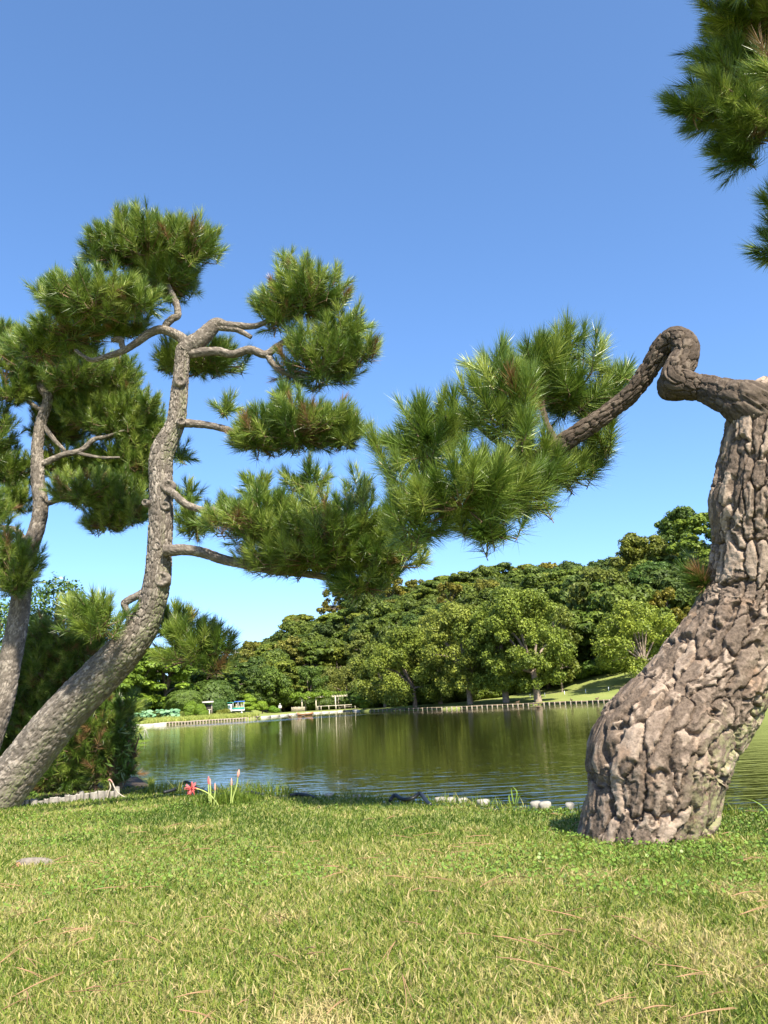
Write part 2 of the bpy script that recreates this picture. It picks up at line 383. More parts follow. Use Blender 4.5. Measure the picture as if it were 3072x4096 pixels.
# ------------------------------------------------------------------ pines
def tufts(pos, ax, n, ln, w, shoot, tint, wid=1., lo=16, hi=80, droop=.0):
    m = len(pos); a1 = unit(np.cross(ax, rng.normal(size=(m, 3)))); a2 = np.cross(ax, a1)
    t = rng.random((m, n))**.8; sp = np.radians(lo+(hi-lo)*(1-t)**1.3+rng.normal(0, 9, (m, n))); ph = rng.uniform(0, 2*math.pi, (m, n))
    d = ax[:, None]*np.cos(sp)[..., None] + (a1[:, None]*np.cos(ph)[..., None]+a2[:, None]*np.sin(ph)[..., None])*np.sin(sp)[..., None]
    d[..., 2] -= droop
    B = pos[:, None]+ax[:, None]*(t*shoot[:, None])[..., None]
    ll = ln*rng.uniform(.78, 1.1, (m, n))*(.75+.25*rng.random((m, 1)))
    E_ = B+d*ll[..., None]
    wv = unit(np.cross(d, rng.normal(size=(m, n, 3))))*w*.5*np.reshape(wid, (-1, 1, 1))
    V = np.stack([B-wv, B+wv, E_], 2).reshape(-1, 3)
    F = np.arange(m*n*3).reshape(-1, 3)
    tt = np.clip(tint[:, None]+rng.normal(0, .10, (m, n)), 0, .89); tt = np.where(tint[:, None] > .91, tint[:, None], tt)
    return V, F, np.repeat(tt.ravel(), 3)
def sticks(A, B, r0, r1, sides=4):
    A = np.asarray(A); B = np.asarray(B); d = unit(B-A); u = unit(np.cross(d, [0.3, .2, 1.])); v = np.cross(d, u)
    th = np.arange(sides)*2*math.pi/sides; ring = np.cos(th)[None, :, None]*u[:, None]+np.sin(th)[None, :, None]*v[:, None]
    V = np.concatenate([A[:, None]+ring*r0, B[:, None]+ring*r1], 1).reshape(-1, 3)
    k = np.arange(len(A))[:, None, None]*2*sides; j = np.arange(sides); j2 = (j+1) % sides
    F = (k+np.stack([j, j2, sides+j2, sides+j], -1)[None]).reshape(-1, 4); return V, F
def needle_pad(tree, px, py, rx, ry, Y, dens=1.0, ln=.125, w=.0032, n=120, up=.95, shade=0., dy=None, lean=(0, 0, 0), brown=.035, label=None, flat=.35, roll=0, c=None):
    """one cushion of pine shoots, an ellipsoid in the tree's own place"""
    c = at(px, py, Y) if c is None else np.array(c, float); k = m_per_px(Y)*1.12; a, b = rx*k-ln*.55, ry*k-ln*.55; a, b = max(a, .05), max(b, .05); dd = dy if dy else max(.75*a, .8*b)
    m = int(2.2*dens*max(8, 1.05*((a*b)**1.6+(a*dd)**1.6+(b*dd)**1.6)**(1/1.6)*4*math.pi/3**.625/.0165))
    u = unit(rng.normal(size=(m, 3)))
    rad = rng.uniform(.06, 1, m)**.45
    bump = 1+.22*(fbm(u[:, 0]*2.2+px, u[:, 2]*2.2+py, 4)-.5)*2
    pos = u*np.array([a, dd, b])*(rad*bump)[:, None]
    pos[:, 2] = np.where(pos[:, 2] < 0, pos[:, 2]*(1-flat*.3), pos[:, 2])
    if roll: cs, sn = math.cos(roll), math.sin(roll); pos = np.stack([pos[:, 0]*cs-pos[:, 2]*sn, pos[:, 1], pos[:, 0]*sn+pos[:, 2]*cs], -1)
    ax = unit(unit(pos/np.array([a, dd, b]))*.75+np.array([0, 0, up])+np.array(lean)+rng.normal(0, .28, (m, 3)))
    pos = pos+c
    sh = rng.uniform(.06, .17, m)*(ln/.125)
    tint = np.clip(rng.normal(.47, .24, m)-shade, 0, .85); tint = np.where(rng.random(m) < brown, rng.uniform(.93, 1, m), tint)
    V, F, T = tufts(pos-ax*sh[:, None]*.6, ax, n, ln, w, sh*1.3, tint, np.where(rad < .68, 1.9, 1.))
    ob = tag(mk('needle_pad', V, F, M['needle'], tree, attrs={'tint': T}), kind='stuff')
    core = c+(pos-c)*.25-np.array([0, 0, .4*b])
    V1, F1 = sticks(core, pos-ax*sh[:, None]*.6, .010, .0045, 3); V2, F2 = sticks(pos-ax*sh[:, None]*.7, pos+ax*sh[:, None]*.72, .0045, .0032, 3)
    mk('twigs', np.vstack([V1, V2]), np.vstack([F1, F2+len(V1)]), M['twig'], ob)['kind'] = 'stuff'
    tp = rng.random(m) < .22
    if tp.sum() > 3:
        A = pos[tp]+ax[tp]*(sh[tp]*.70)[:, None]; V3, F3 = sticks(A, A+ax[tp]*.035, .0045, .0015); tag(mk('buds', V3, F3, M['bud'], ob), kind='stuff')
    return ob
def bark_tube(P, r, sides, sub, cell, depth, seed, side=None, rag=1.0, fine=1.0):
    """trunk skin with raised plates, open fissures and flaking layers"""
    P = np.asarray(P, float); r = np.asarray(r, float)
    K = max(5, int(round(2*math.pi*r.mean()/cell[0])))
    st = {}
    def disp(TH, S, R):
        u = TH/(2*math.pi)*K; v = S/cell[1]; cx, cy = np.cos(TH)*R/cell[0], np.sin(TH)*R/cell[0]; cz = S/cell[0]
        n1 = fbm3(cx*.7, cy*.7, cz*.45, seed, 3); n2 = fbm3(cx*.7+9, cy*.7, cz*.45, seed+5, 3)
        n3 = fbm3(cx*2.6, cy*2.6, cz*2.2, seed+11, 2); n4 = fbm3(cx*2.6, cy*2.6+7, cz*2.2, seed+17, 2)
        uu = u+1.9*(n1-.47)+.55*(n3-.4); vv = v+1.5*(n2-.47)+.30*(n4-.4)
        f1, e, cid = voro(uu, vv, K, seed)
        gap = sst(.015, .15, e)*(1-.0*f1)
        tz = fbm3(cx*1.5, cy*1.5, cz*.75, seed+23, 3)*11+cid*5; lev = np.floor(tz); fr = tz-lev
        lh = hsh(lev, np.floor(cid*97), seed+3)
        lump = fbm3(np.cos(TH)*1.3, np.sin(TH)*1.3, S*1.6, seed+3, 2)-.375
        st['plate'] = cid; st['flake'] = lh
        gr = fbm3(cx*5, cy*5, cz*3.4, seed+41, 2)-.375
        return depth*(gap-.9) + depth*.45*(cid-.5)*gap - depth*.35*np.minimum(f1, 1)**2*gap + fine*depth*.16*(lh-.5)*sst(0, .25, fr)*gap + fine*depth*.22*gr + R*.40*lump*rag
    V, F, TH, S = tube(P, r, sides, sub, True, disp)
    at_ = {k: np.concatenate([v.ravel(), [.5, .5]]) for k, v in st.items()}
    li = np.zeros(TH.shape)
    if side is not None:
        Q = catmull(np.column_stack([P, r]), sub)[:, :3]; O = V[:-2].reshape(*TH.shape, 3)-Q[:, None]
        O = unit(O); li = sst(.25, .8, O @ unit(np.asarray(side, float)))*sst(.35, .6, vnoise(TH*2+seed, S*1.7, seed+50)+.15)
    at_['lichen'] = np.concatenate([li.ravel(), [0, 0]])
    return V, F, at_
def pxline(pts, Y=None):
    """[(px,py,width px,Y)] -> points, radii"""
    P = np.array([at(p[0], p[1], p[3] if len(p) > 3 else Y) for p in pts]); r = np.array([p[2]*.5*(p[3] if len(p) > 3 else Y)/FPX*1.03 for p in pts]); return P, r
def branch(tree, pts, Y, mat, sides=40, sub=16, cell=(.03, .055), depth=.009, seed=1, name='branch', rag=.8):
    P, r = pxline(pts, Y); V, F, A = bark_tube(P, r, sides, sub, cell, depth, seed, None, rag)
    return mk(name, V, F, mat, tree, True, A)

# --- right pine: thick leaning trunk with deep plates
rb = gp(2570, 3365)
RP = thing('pine_tree', 'thick leaning old pine with deeply plated bark and a bare arching limb', 'tree', (rb[0], rb[1]+.3, 0))
YR = 5.35
tr = [(2568, 3440, 480, YR), (2572, 3370, 450, YR), (2592, 3270, 455, YR), (2618, 3160, 480, YR), (2632, 3050, 500, YR+.01), (2690, 2940, 470, YR+.02), (2742, 2870, 445, YR+.04), (2800, 2780, 420, YR+.05),
      (2872, 2670, 400, YR+.05), (2940, 2560, 385, YR+.05), (2995, 2450, 372, YR+.05), (3024, 2340, 352, YR+.03), (3034, 2230, 338, YR), (3036, 2130, 340, YR-.02), (3030, 2030, 358, YR-.04),
      (3036, 1970, 352, YR-.05), (3050, 1870, 335, YR-.06), (3062, 1760, 325, YR-.06), (3074, 1700, 328, YR-.05), (3100, 1645, 300, YR-.03), (3175, 1605, 225, YR), (3262, 1500, 195, YR+.05), (3305, 1280, 185, YR+.05),
      (3290, 1000, 170, YR+.2), (3230, 700, 150, YR+.4), (3190, 350, 130, YR+.5), (3150, 0, 110, YR+.5), (3150, -300, 80, YR+.4)]
P, r = pxline(tr)
V, F, A = bark_tube(P[:22], r[:22], 290, 24, (.092, .31), .050, 3, (1, -.25, .05), .55, 1.8)
mk('trunk', V, F, M['bark_big'], RP, True, A)
V, F, A = bark_tube(P[20:], r[20:]*.98, 40, 8, (.08, .15), .015, 8); mk('upper_trunk', V, F, M['bark_big'], RP, True, A)
arch = [(3075, 1675, 250, YR-.10), (2990, 1618, 205, YR-.12), (2915, 1588, 145, YR-.02), (2820, 1555, 112, YR+0.17), (2750, 1540, 112, YR+0.21), (2705, 1520, 118, YR+0.24), (2715, 1470, 112, YR+0.27), (2742, 1425, 112, YR+0.30),
        (2735, 1375, 112, YR+0.35), (2695, 1352, 98, YR+0.41), (2650, 1390, 88, YR+0.47), (2600, 1470, 76, YR+0.54), (2540, 1560, 72, YR+0.61), (2470, 1622, 72, YR+0.68), (2390, 1680, 74, YR+0.73), (2310, 1735, 76, YR+0.79), (2220, 1795, 74, YR+0.85),
        (2120, 1850, 58, YR+0.90), (2000, 1905, 44, YR+0.93), (1880, 1940, 34, YR+0.96), (1760, 1960, 24, YR+0.97)]
P, r = pxline(arch); V, F, A = bark_tube(P, r, 110, 18, (.055, .11), .024, 14, None, .5, 1.7)
limb = mk('arching_limb', V, F, M['bark_limb'], RP, True, A)
branch(RP, [(2740, 1545, 112, YR+.28), (2690, 1548, 112, YR+.30), (2655, 1550, 100, YR+.31), (2640, 1552, 70, YR+.31)], None, M['bark_limb'], 48, 8, (.05, .07), .014, 17, 'branch_stub')
branch(RP, [(2240, 1790, 30, YR+0.85), (2190, 1700, 26, YR+0.87), (2170, 1610, 20, YR+0.90), (2200, 1520, 12, YR+0.93)], None, M['bark_limb'], 16, 8, seed=18)
branch(RP, [(2120, 1850, 30, YR+0.90), (2010, 1780, 26, YR+0.93), (1930, 1720, 18, YR+0.96), (1880, 1660, 10, YR+0.97)], None, M['bark_limb'], 16, 8, seed=19)
branch(RP, [(2000, 1905, 28, YR+0.93), (1860, 1880, 24, YR+0.96), (1740, 1860, 18, YR+0.99), (1660, 1820, 10, YR+1.02)], None, M['bark_limb'], 16, 8, seed=20)
branch(RP, [(1950, 1920, 28, YR+0.94), (1880, 2010, 22, YR+0.96), (1860, 2080, 14, YR+0.97)], None, M['bark_limb'], 16, 8, seed=22)
kw = dict(ln=.205, w=.0050, n=180, dens=.27, brown=.015)
for a in [(2270, 1540, 250, 210, 6.4), (2230, 1400, 130, 110, 6.3), (2130, 1500, 170, 150, 6.2), (2010, 1640, 230, 200, 6.0), (1950, 1480, 110, 110, 6.0), (1690, 1770, 210, 160, 6.05), (1560, 1850, 110, 110, 6.1), (1840, 1980, 300, 180, 5.95), (1960, 2110, 190, 110, 6.0), (1660, 2090, 180, 130, 6.0), (2130, 1890, 200, 140, 6.3), (2430, 1760, 110, 120, 6.45), (2470, 1490, 100, 110, 6.4), (2380, 1640, 130, 130, 6.5), (1820, 1690, 160, 110, 6.0), (2090, 1740, 110, 90, 5.8), (2260, 1900, 170, 110, 6.45), (2110, 1980, 180, 110, 6.1), (2350, 1820, 120, 90, 6.5)]:
    needle_pad(RP, *a, **kw)
# high limb reaching back over the lawn
Po = np.array([at(3150, -250, YR+.4), [1.95, 4.9, 6.9], [.95, 4.25, 6.45], [.14, 4.0, 6.3], [-.35, 3.5, 6.3], [-.9, 2.95, 6.25]]); ro_ = np.array([.13, .13, .14, .13, .11, .03])
V, F, A = bark_tube(Po, ro_, 40, 14, (.05, .085), .012, 33); mk('high_limb', V, F, M['bark_limb'], RP, True, A)
kw = dict(ln=.19, w=.0046, n=150, dens=.40, brown=.015, up=.25, lean=(-.75, 0, .25))
for a in [(2980, 110, 250, 200, 6.2), (2900, 300, 170, 130, 6.2), (2880, 420, 200, 150, 6.15), (2770, 450, 130, 90, 6.1), (3010, 500, 200, 190, 6.2), (2960, 620, 130, 100, 6.3), (3040, 250, 200, 200, 6.5), (3095, 830, 60, 60, 6.2), (3100, 1010, 75, 60, 6.2), (3120, 920, 60, 60, 6.3)]:
    needle_pad(RP, *a, **kw)
for a in [(3000, -250, 380, 260, 6.1), (3320, 150, 300, 300, 6.2), (3350, 600, 250, 260, 6.4), (2950, -100, 200, 150, 5.6), (3150, 300, 200, 200, 5.5)]:  # crown pads mostly out of view, added to shade the visible ones
    needle_pad(RP, *a, ln=.19, w=.006, n=80, dens=.22)
for c_ in [(3.0, 5.4, 7.2), (2.5, 5.5, 7.6), (3.3, 5.6, 6.8), (2.9, 5.1, 7.0), (2.4, 5.2, 7.3)]:  # unseen pads added on the sunward side to darken the upper crown
    needle_pad(RP, 3800, -900, 400, 230, 5.3, ln=.19, w=.008, n=70, dens=.25, c=c_)
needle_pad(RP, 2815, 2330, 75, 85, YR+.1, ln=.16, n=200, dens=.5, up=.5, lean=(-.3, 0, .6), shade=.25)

# --- left pine
lb = gp(-20, 3240); YL = 8.75
LP = thing('pine_tree', 'grey barked pine leaning over the pond edge with cushions of needles along its boughs', 'tree', (lb[0]-.1, YL, 0))
tr = [(-85, 3300, 190, YL), (-40, 3230, 182, YL), (88, 3064, 164, YL), (251, 2864, 158, YL-.1), (430, 2674, 148, YL-.25), (542, 2552, 132, YL-.35), (600, 2437, 112, YL-.4), (629, 2318, 104, YL-.45), (637, 2207, 96, YL-.45), (644, 2071, 95, YL-.45),
      (644, 1935, 92, YL-.45), (645, 1830, 96, YL-.45), (668, 1765, 88, YL-.45), (703, 1690, 76, YL-.45), (716, 1584, 70, YL-.45), (727, 1463, 60, YL-.45), (734, 1400, 62, YL-.45), (738, 1375, 40, YL-.45)]
P, r = pxline(tr); V, F, A = bark_tube(P, r, 190, 34, (.042, .075), .017, 21, (.6, -.2, -.8), .28, 1.5)
mk('trunk', V, F, M['bark_orange'], LP, True, A)
for px, py, s in [(718, 1540, 20), (655, 2322, 26), (676, 1955, 24), (668, 2034, 16), (640, 2190, 17), (600, 2020, 12), (722, 1700, 15)]:
    p = at(px, py, YL-.45); n = unit(np.array([px-640, -120., 0.])*np.array([.5, 1, 1])); rr = s*YL/FPX*.95
    ctr = p+n*.115; a = unit(np.cross(n, [0, 0, 1.])); b = np.array([0, 0, 1.])
    V, F = lathe([(rr*1.35, -.05), (rr*1.2, .0), (rr*.95, .018), (rr*.7, .012), (rr*.5, -.004), (rr*.1, -.002), (0.001, -.002)], 20)
    V = V + np.column_stack([rng.normal(0, .002, (len(V), 2)), rng.normal(0, .002, len(V))])
    V = ctr + V[:, :1]*a+V[:, 1:2]*b+V[:, 2:3]*n
    mk('branch_scar', V, F, M['bark_orange'], LP, True, {'plate': rng.random(len(V)), 'flake': rng.random(len(V)), 'lichen': np.zeros(len(V))})
Yb = YL-.45
for k, (pts) in enumerate([
    [(745, 1400, 46), (735, 1365, 46), (711, 1343, 42), (651, 1319, 38), (603, 1331, 36), (543, 1373, 32), (494, 1403, 28), (422, 1427, 24), (362, 1439, 18), (300, 1400, 12)],
    [(500, 1405, 26), (488, 1380, 24), (484, 1362, 26), (466, 1358, 24), (445, 1360, 16)],
    [(655, 1322, 30), (668, 1295, 32), (690, 1275, 30), (711, 1260, 30), (705, 1216, 28), (687, 1174, 24), (660, 1120, 16), (610, 1060, 10)],
    [(735, 1405, 70), (770, 1375, 74), (802, 1355, 70), (840, 1318, 62), (868, 1294, 50), (905, 1300, 34), (960, 1304, 30), (1030, 1302, 24), (1110, 1260, 18), (1190, 1200, 10)],
    [(860, 1308, 30), (905, 1313, 26), (950, 1320, 24), (1005, 1350, 18)],
    [(740, 1420, 40), (766, 1413, 40), (867, 1406, 36), (933, 1417, 34), (998, 1399, 36), (1063, 1417, 34), (1120, 1377, 26), (1178, 1348, 20), (1260, 1320, 12)],
    [(1063, 1417, 26), (1075, 1432, 24), (1106, 1471, 22), (1164, 1500, 20), (1250, 1515, 14), (1320, 1500, 10)],
    [(712, 1692, 34), (737, 1692, 36), (817, 1699, 30), (900, 1716, 28), (925, 1726, 28), (947, 1753, 24), (998, 1768, 20), (1080, 1780, 14), (1180, 1760, 10)],
    [(670, 1960, 30), (694, 1975, 32), (745, 2017, 30), (817, 2042, 28), (889, 2031, 24), (970, 2010, 18), (1060, 2000, 12)],
    [(655, 2201, 44), (685, 2201, 46), (745, 2199, 42), (817, 2212, 40), (889, 2237, 38), (962, 2252, 38), (1070, 2277, 34), (1250, 2300, 28), (1400, 2330, 22), (1520, 2340, 12)],
    [(575, 2368, 30), (545, 2385, 30), (510, 2404, 32), (499, 2416, 30), (506, 2444, 22), (515, 2471, 20), (500, 2520, 14)],
    [(640, 2440, 26), (700, 2490, 22), (780, 2560, 18), (850, 2600, 12)]]):
    branch(LP, pts, Yb-(.15 if k in (9, 8) else 0) + (.35 if k == 11 else 0), M['bark_orange'], 40 if pts[0][2] > 40 else 28, 12, seed=40+k)
Yq = YL-.5
kw = dict(ln=.155, w=.0052, n=112, dens=.50)
for a in [(300, 1330, 210, 100, Yq+.35), (170, 1390, 150, 100, Yq+.4), (500, 1310, 120, 80, Yq+.35), (650, 1140, 170, 90, Yq+.2), (600, 985, 265, 140, Yq), (450, 1000, 160, 110, Yq), (760, 1000, 160, 130, Yq), (670, 1110, 150, 90, Yq+.1), (380, 1200, 240, 130, Yq-.25), (250, 1190, 150, 110, Yq-.2), (540, 1200, 130, 100, Yq-.2),
          (690, 1440, 105, 95, Yq+.6), (830, 1450, 190, 80, Yq+.6), (1215, 1190, 220, 150, Yq), (1110, 1270, 110, 100, Yq), (1370, 1330, 130, 120, Yq), (1280, 1450, 215, 140, Yq+.1), (1150, 1050, 50, 60, Yq), (1440, 1400, 100, 90, Yq),
          (1200, 1720, 260, 120, Yq-.1), (1040, 1750, 150, 110, Yq-.1), (1370, 1740, 120, 110, Yq-.1), (1120, 1600, 60, 60, Yq-.1), (900, 1640, 55, 55, Yq),
          (1080, 2090, 260, 140, Yq-.3), (1330, 2130, 280, 160, Yq-.35), (1530, 2200, 190, 160, Yq-.4), (1250, 2230, 330, 90, Yq-.2), (1450, 2320, 160, 95, Yq-.3), (1230, 1930, 110, 80, Yq-.2), (1430, 1970, 60, 90, Yq-.3), (1030, 1960, 80, 80, Yq-.2),
          (900, 2060, 90, 70, Yq+.2), (780, 2090, 100, 90, Yq+.8), (740, 1990, 70, 70, Yq+.9), (400, 2480, 150, 105, Yq-.15), (300, 2450, 90, 60, Yq-.1), (790, 2590, 170, 110, Yq+.3), (700, 2500, 100, 90, Yq+.5), (860, 2650, 90, 80, Yq+.3), (720, 1820, 50, 60, Yq+.8)]:
    needle_pad(LP, *a, **kw)

# --- second left pine, farther back and slimmer
YB = 10.6
BP = thing('pine_tree', 'slender pine standing behind the grey leaning pine by the dark bushes', 'tree', (at(-40, 2900, YB)[0]-.3, YB, 0))
tr = [(-120, 3200, 90), (-70, 3060, 88), (-20, 2900, 86), (13, 2800, 84), (34, 2681, 82), (54, 2580, 80), (75, 2464, 76), (92, 2330, 70), (115, 2207, 66), (150, 2105, 62), (163, 2024, 58), (152, 1922, 55), (150, 1850, 50), (150, 1780, 46), (160, 1704, 44), (177, 1650, 42), (192, 1590, 40), (165, 1550, 34), (150, 1500, 22), (140, 1420, 12)]
branch(BP, tr, YB, M['bark_orange'], 84, 20, (.045, .075), .014, 71, 'trunk', .35)
for k, pts in enumerate([[(95, 2158, 26), (61, 2119, 22), (0, 2108, 20), (-80, 2080, 14)], [(160, 1860, 30), (200, 1842, 26), (253, 1819, 24), (326, 1801, 22), (374, 1759, 20), (422, 1747, 14), (500, 1720, 8)],
                         [(172, 1700, 20), (217, 1759, 18), (262, 1805, 12)], [(180, 1650, 22), (133, 1620, 18), (90, 1580, 14), (60, 1540, 8)], [(165, 2020, 24), (200, 2010, 22), (271, 1990, 14), (340, 1980, 8)], [(300, 1810, 16), (400, 1830, 12), (480, 1830, 8)]]):
    branch(BP, pts, YB, M['bark_orange'], 24, 10, seed=80+k)
kw = dict(ln=.135, w=.0056, n=105, dens=.55)
for a in [(560, 1680, 110, 110, YB+.3), (570, 1880, 120, 90, YB+.3), (480, 1950, 150, 80, YB+.3), (590, 1780, 90, 110, YB+.4), (300, 1860, 170, 80, YB+.5), (240, 1710, 140, 110, YB+.6), (400, 1570, 170, 120, YB+.3), (210, 1540, 150, 100, YB+.4), (110, 1440, 170, 130, YB-.1), (60, 1560, 110, 90, YB-.1), (300, 1480, 170, 120, YB-.2), (470, 1510, 110, 110, YB+.1), (250, 1600, 130, 100, YB+.3), (470, 1680, 170, 120, YB+.2), (360, 1640, 150, 110, YB+.2), (560, 1750, 110, 130, YB+.3), (460, 1850, 170, 90, YB+.4), (590, 1620, 60, 60, YB),
          (330, 1960, 160, 90, YB-.2), (470, 2010, 120, 90, YB), (545, 2040, 75, 90, YB), (430, 2090, 120, 60, YB+.2), (40, 1880, 110, 110, YB+.3), (60, 2000, 90, 80, YB+.3), (70, 2270, 105, 130, YB-.5), (10, 2200, 90, 110, YB-.5), (60, 2340, 80, 80, YB-.5), (-90, 1750, 160, 200, YB), (20, 1350, 90, 80, YB), (-60, 2050, 120, 100, YB)]:
    needle_pad(BP, *a, **kw)

# --- low pine bushes in the bed beside the logs
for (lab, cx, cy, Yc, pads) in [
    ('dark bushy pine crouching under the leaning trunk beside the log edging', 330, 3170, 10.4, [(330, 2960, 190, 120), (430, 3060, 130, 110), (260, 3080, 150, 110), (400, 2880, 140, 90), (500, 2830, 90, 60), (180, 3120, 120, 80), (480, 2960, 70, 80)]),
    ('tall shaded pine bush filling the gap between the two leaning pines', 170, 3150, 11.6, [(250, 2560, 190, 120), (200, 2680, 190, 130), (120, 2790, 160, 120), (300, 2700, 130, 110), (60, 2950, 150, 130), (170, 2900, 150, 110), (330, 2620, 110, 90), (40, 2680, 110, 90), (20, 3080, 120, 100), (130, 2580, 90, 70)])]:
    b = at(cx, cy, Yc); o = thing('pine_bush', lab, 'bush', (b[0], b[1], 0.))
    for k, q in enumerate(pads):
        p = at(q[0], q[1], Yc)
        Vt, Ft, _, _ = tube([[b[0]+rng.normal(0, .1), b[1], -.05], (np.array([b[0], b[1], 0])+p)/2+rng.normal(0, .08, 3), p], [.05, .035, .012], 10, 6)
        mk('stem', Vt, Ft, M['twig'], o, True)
        needle_pad(o, *q, Yc, ln=.14, w=.0062, n=80, dens=.5, brown=.10, up=.5, shade=.12)  # needle tints lowered, painting the bush's shade into its colour

# ------------------------------------------------------------------ broadleaf trees
def leafcards(pos, nrm, L, W, tint, tri=True):
    n = len(pos); r = unit(rng.normal(size=(n, 3))); a = unit(np.cross(nrm, r)); b = np.cross(nrm, a)
    L = L*rng.uniform(.6, 1.3, n); W = W*rng.uniform(.6, 1.3, n)
    if tri:
        V = np.stack([pos-a*L[:, None]*.6, pos+b*W[:, None]*.7+a*L[:, None]*.2, pos-b*W[:, None]*.7+a*L[:, None]*.35], 1).reshape(-1, 3)
        return V, np.arange(3*n).reshape(-1, 3), np.repeat(tint, 3)
    V = np.stack([pos-a*L[:, None]*.5, pos+b*W[:, None]*.5-nrm*(W*.15)[:, None], pos+a*L[:, None]*.5, pos-b*W[:, None]*.5-nrm*(W*.15)[:, None]], 1).reshape(-1, 3)
    return V, np.arange(4*n).reshape(-1, 4), np.repeat(tint, 4)
def make_crown(lobes, n, L, W, flat=.7, rough=.45, upb=.35, seed=0, tri=True):
    """lobes: (k,4) centre and radius. leaf sprays over the lobes"""
    lobes = np.asarray(lobes, float); wgt = lobes[:, 3]**2; which = rng.choice(len(lobes), n, p=wgt/wgt.sum())
    d = unit(rng.normal(size=(n, 3))+np.array([0, 0, .35])); rr = lobes[which, 3]
    ln_ = 1+.9*(fbm(d[:, 0]*2.5+which*3.1, d[:, 1]*2.5+d[:, 2]*2.5, 60)-.5)
    pos = lobes[which, :3]+d*(rr*ln_*rng.uniform(.30, 1.15, n)**.5)[:, None]*np.array([1, 1, flat])
    nrm = unit(d+np.array([0, 0, upb])+rng.normal(0, rough, (n, 3)))
    lt = rng.random(len(lobes))*.35
    tint = np.clip(.35+lt[which]+rng.normal(0, .17, n)-.1, 0, 1)
    return leafcards(pos, nrm, L, W, tint, tri)
def limbs(base_h, lobes, trunk_r, lean=(0, 0), sides=10, fork=.35, n=9):
    mb = MB(); top = np.array([lean[0], lean[1], base_h])
    mb.tube([[0, 0, -.4], [0, 0, .05], [lean[0]*.4, lean[1]*.4, base_h*.5], top], [trunk_r*1.5, trunk_r*1.2, trunk_r, trunk_r*.8], sides, 5)
    sel = np.argsort(-lobes[:, 3])[:n]
    for q in sel:
        e = lobes[q, :3]; m = top+(e-top)*.5+np.array([0, 0, .12])*np.linalg.norm(e-top)+rng.normal(0, .12, 3)
        mb.tube([top*np.array([1, 1, .92]), top+(m-top)*.5, m, e], [trunk_r*.6, trunk_r*.45, trunk_r*.32, trunk_r*.12], 6, 3)
    return mb.get()
def dome_lobes(k, R, Hh, base, rl=(.28, .42), spread=1.0, shell=.55):
    out = []
    for q in range(k):
        d = unit(rng.normal(size=3)); d[2] = abs(d[2])*1.1-.25; s = rng.uniform(shell, .85)
        out.append([d[0]*R*s*spread, d[1]*R*s*spread, base+Hh*.42+d[2]*Hh*.5*s, R*rng.uniform(*rl)])
    return np.array(out)
def tree_lobes(k, R, z0, z1, rl=(.14, .26), peak=.38):
    """lobes spread through a full crown that starts low and is widest below the middle"""
    u = rng.random(k); e = np.sqrt(np.clip(1-((u-peak)/np.where(u < peak, peak*1.25, (1-peak)*1.08))**2, .03, 1)); a = rng.uniform(0, 2*math.pi, k); q = np.sqrt(rng.uniform(.12, 1, k))*.86
    return np.stack([np.cos(a)*R*e*q, np.sin(a)*R*e*q, z0+(z1-z0)*u, R*rng.uniform(*rl, k)*(.55+.9*rng.random(k))], -1)
class Proto:
    def __init__(s, parts): s.parts = parts           # [(name, mesh, uses object colour)]
def proto(lobes, n, L, W, base_h, trunk_r, mats, flat=.7, rough=.45, upb=.35, lean=(0, 0), nl=9):
    V, F, T = make_crown(lobes, n, L, W, flat, rough, upb); a = mk('crown', V, F, mats[0], attrs={'tint': T}, link=False)
    V, F = limbs(base_h, lobes, trunk_r, lean, n=nl); b = mk('trunk', V, F, mats[1], smooth=True, link=False)
    return Proto([('crown', a.data), ('trunk', b.data)])
def spawn(pr, name, label, cat, loc, rz=0, sc=1, col=(1, 1, 1), group=None):
    o = thing(name, label, cat, loc, group, rz, sc)
    for nm, me in pr.parts:
        c = bpy.data.objects.new(nm, me); C.objects.link(c); c.parent = o; c.color = (*col, 1)
    return o
mt = (M['leaf'], M['bark_far'])
hill = []
for q in range(4): hill.append(('round', proto(tree_lobes(54, 4.8, 1.4, 8.0, (.17, .30)), 15000, .46, .34, 4.2, .28, mt)))
for q in range(3): hill.append(('tier', proto(tree_lobes(50, 5.2, 1.8, 8.2, (.16, .29), .55), 14000, .50, .32, 4.6, .28, mt, flat=.38, upb=.8, rough=.35)))
for q in range(2): hill.append(('open', proto(tree_lobes(46, 4.6, 1.6, 9.0, (.10, .22)), 6500, .46, .28, 4.8, .22, mt, flat=.8, rough=.7, upb=.2, nl=16)))
SHAPE = {'round': 'rounded evergreen', 'tier': 'flat layered', 'open': 'thin branching'}
COLS = {'round': [('blue green', (.72, .78, .8)), ('olive green', (.95, .92, .75)), ('dark green', (.6, .7, .65)), ('mid green', (1., .98, .75))], 'tier': [('green', (1.15, 1.1, .8)), ('yellow green', (1.45, 1.3, .8)), ('leaf green', (1.0, 1.02, .75)), ('pale yellow green', (1.7, 1.42, .9))], 'open': [('brown tinged', (1.6, 1.15, 1.1)), ('grey green', (1.3, 1.1, 1.1)), ('rusty', (1.8, 1.15, .9))]}
nh = 0
Yl = 128.
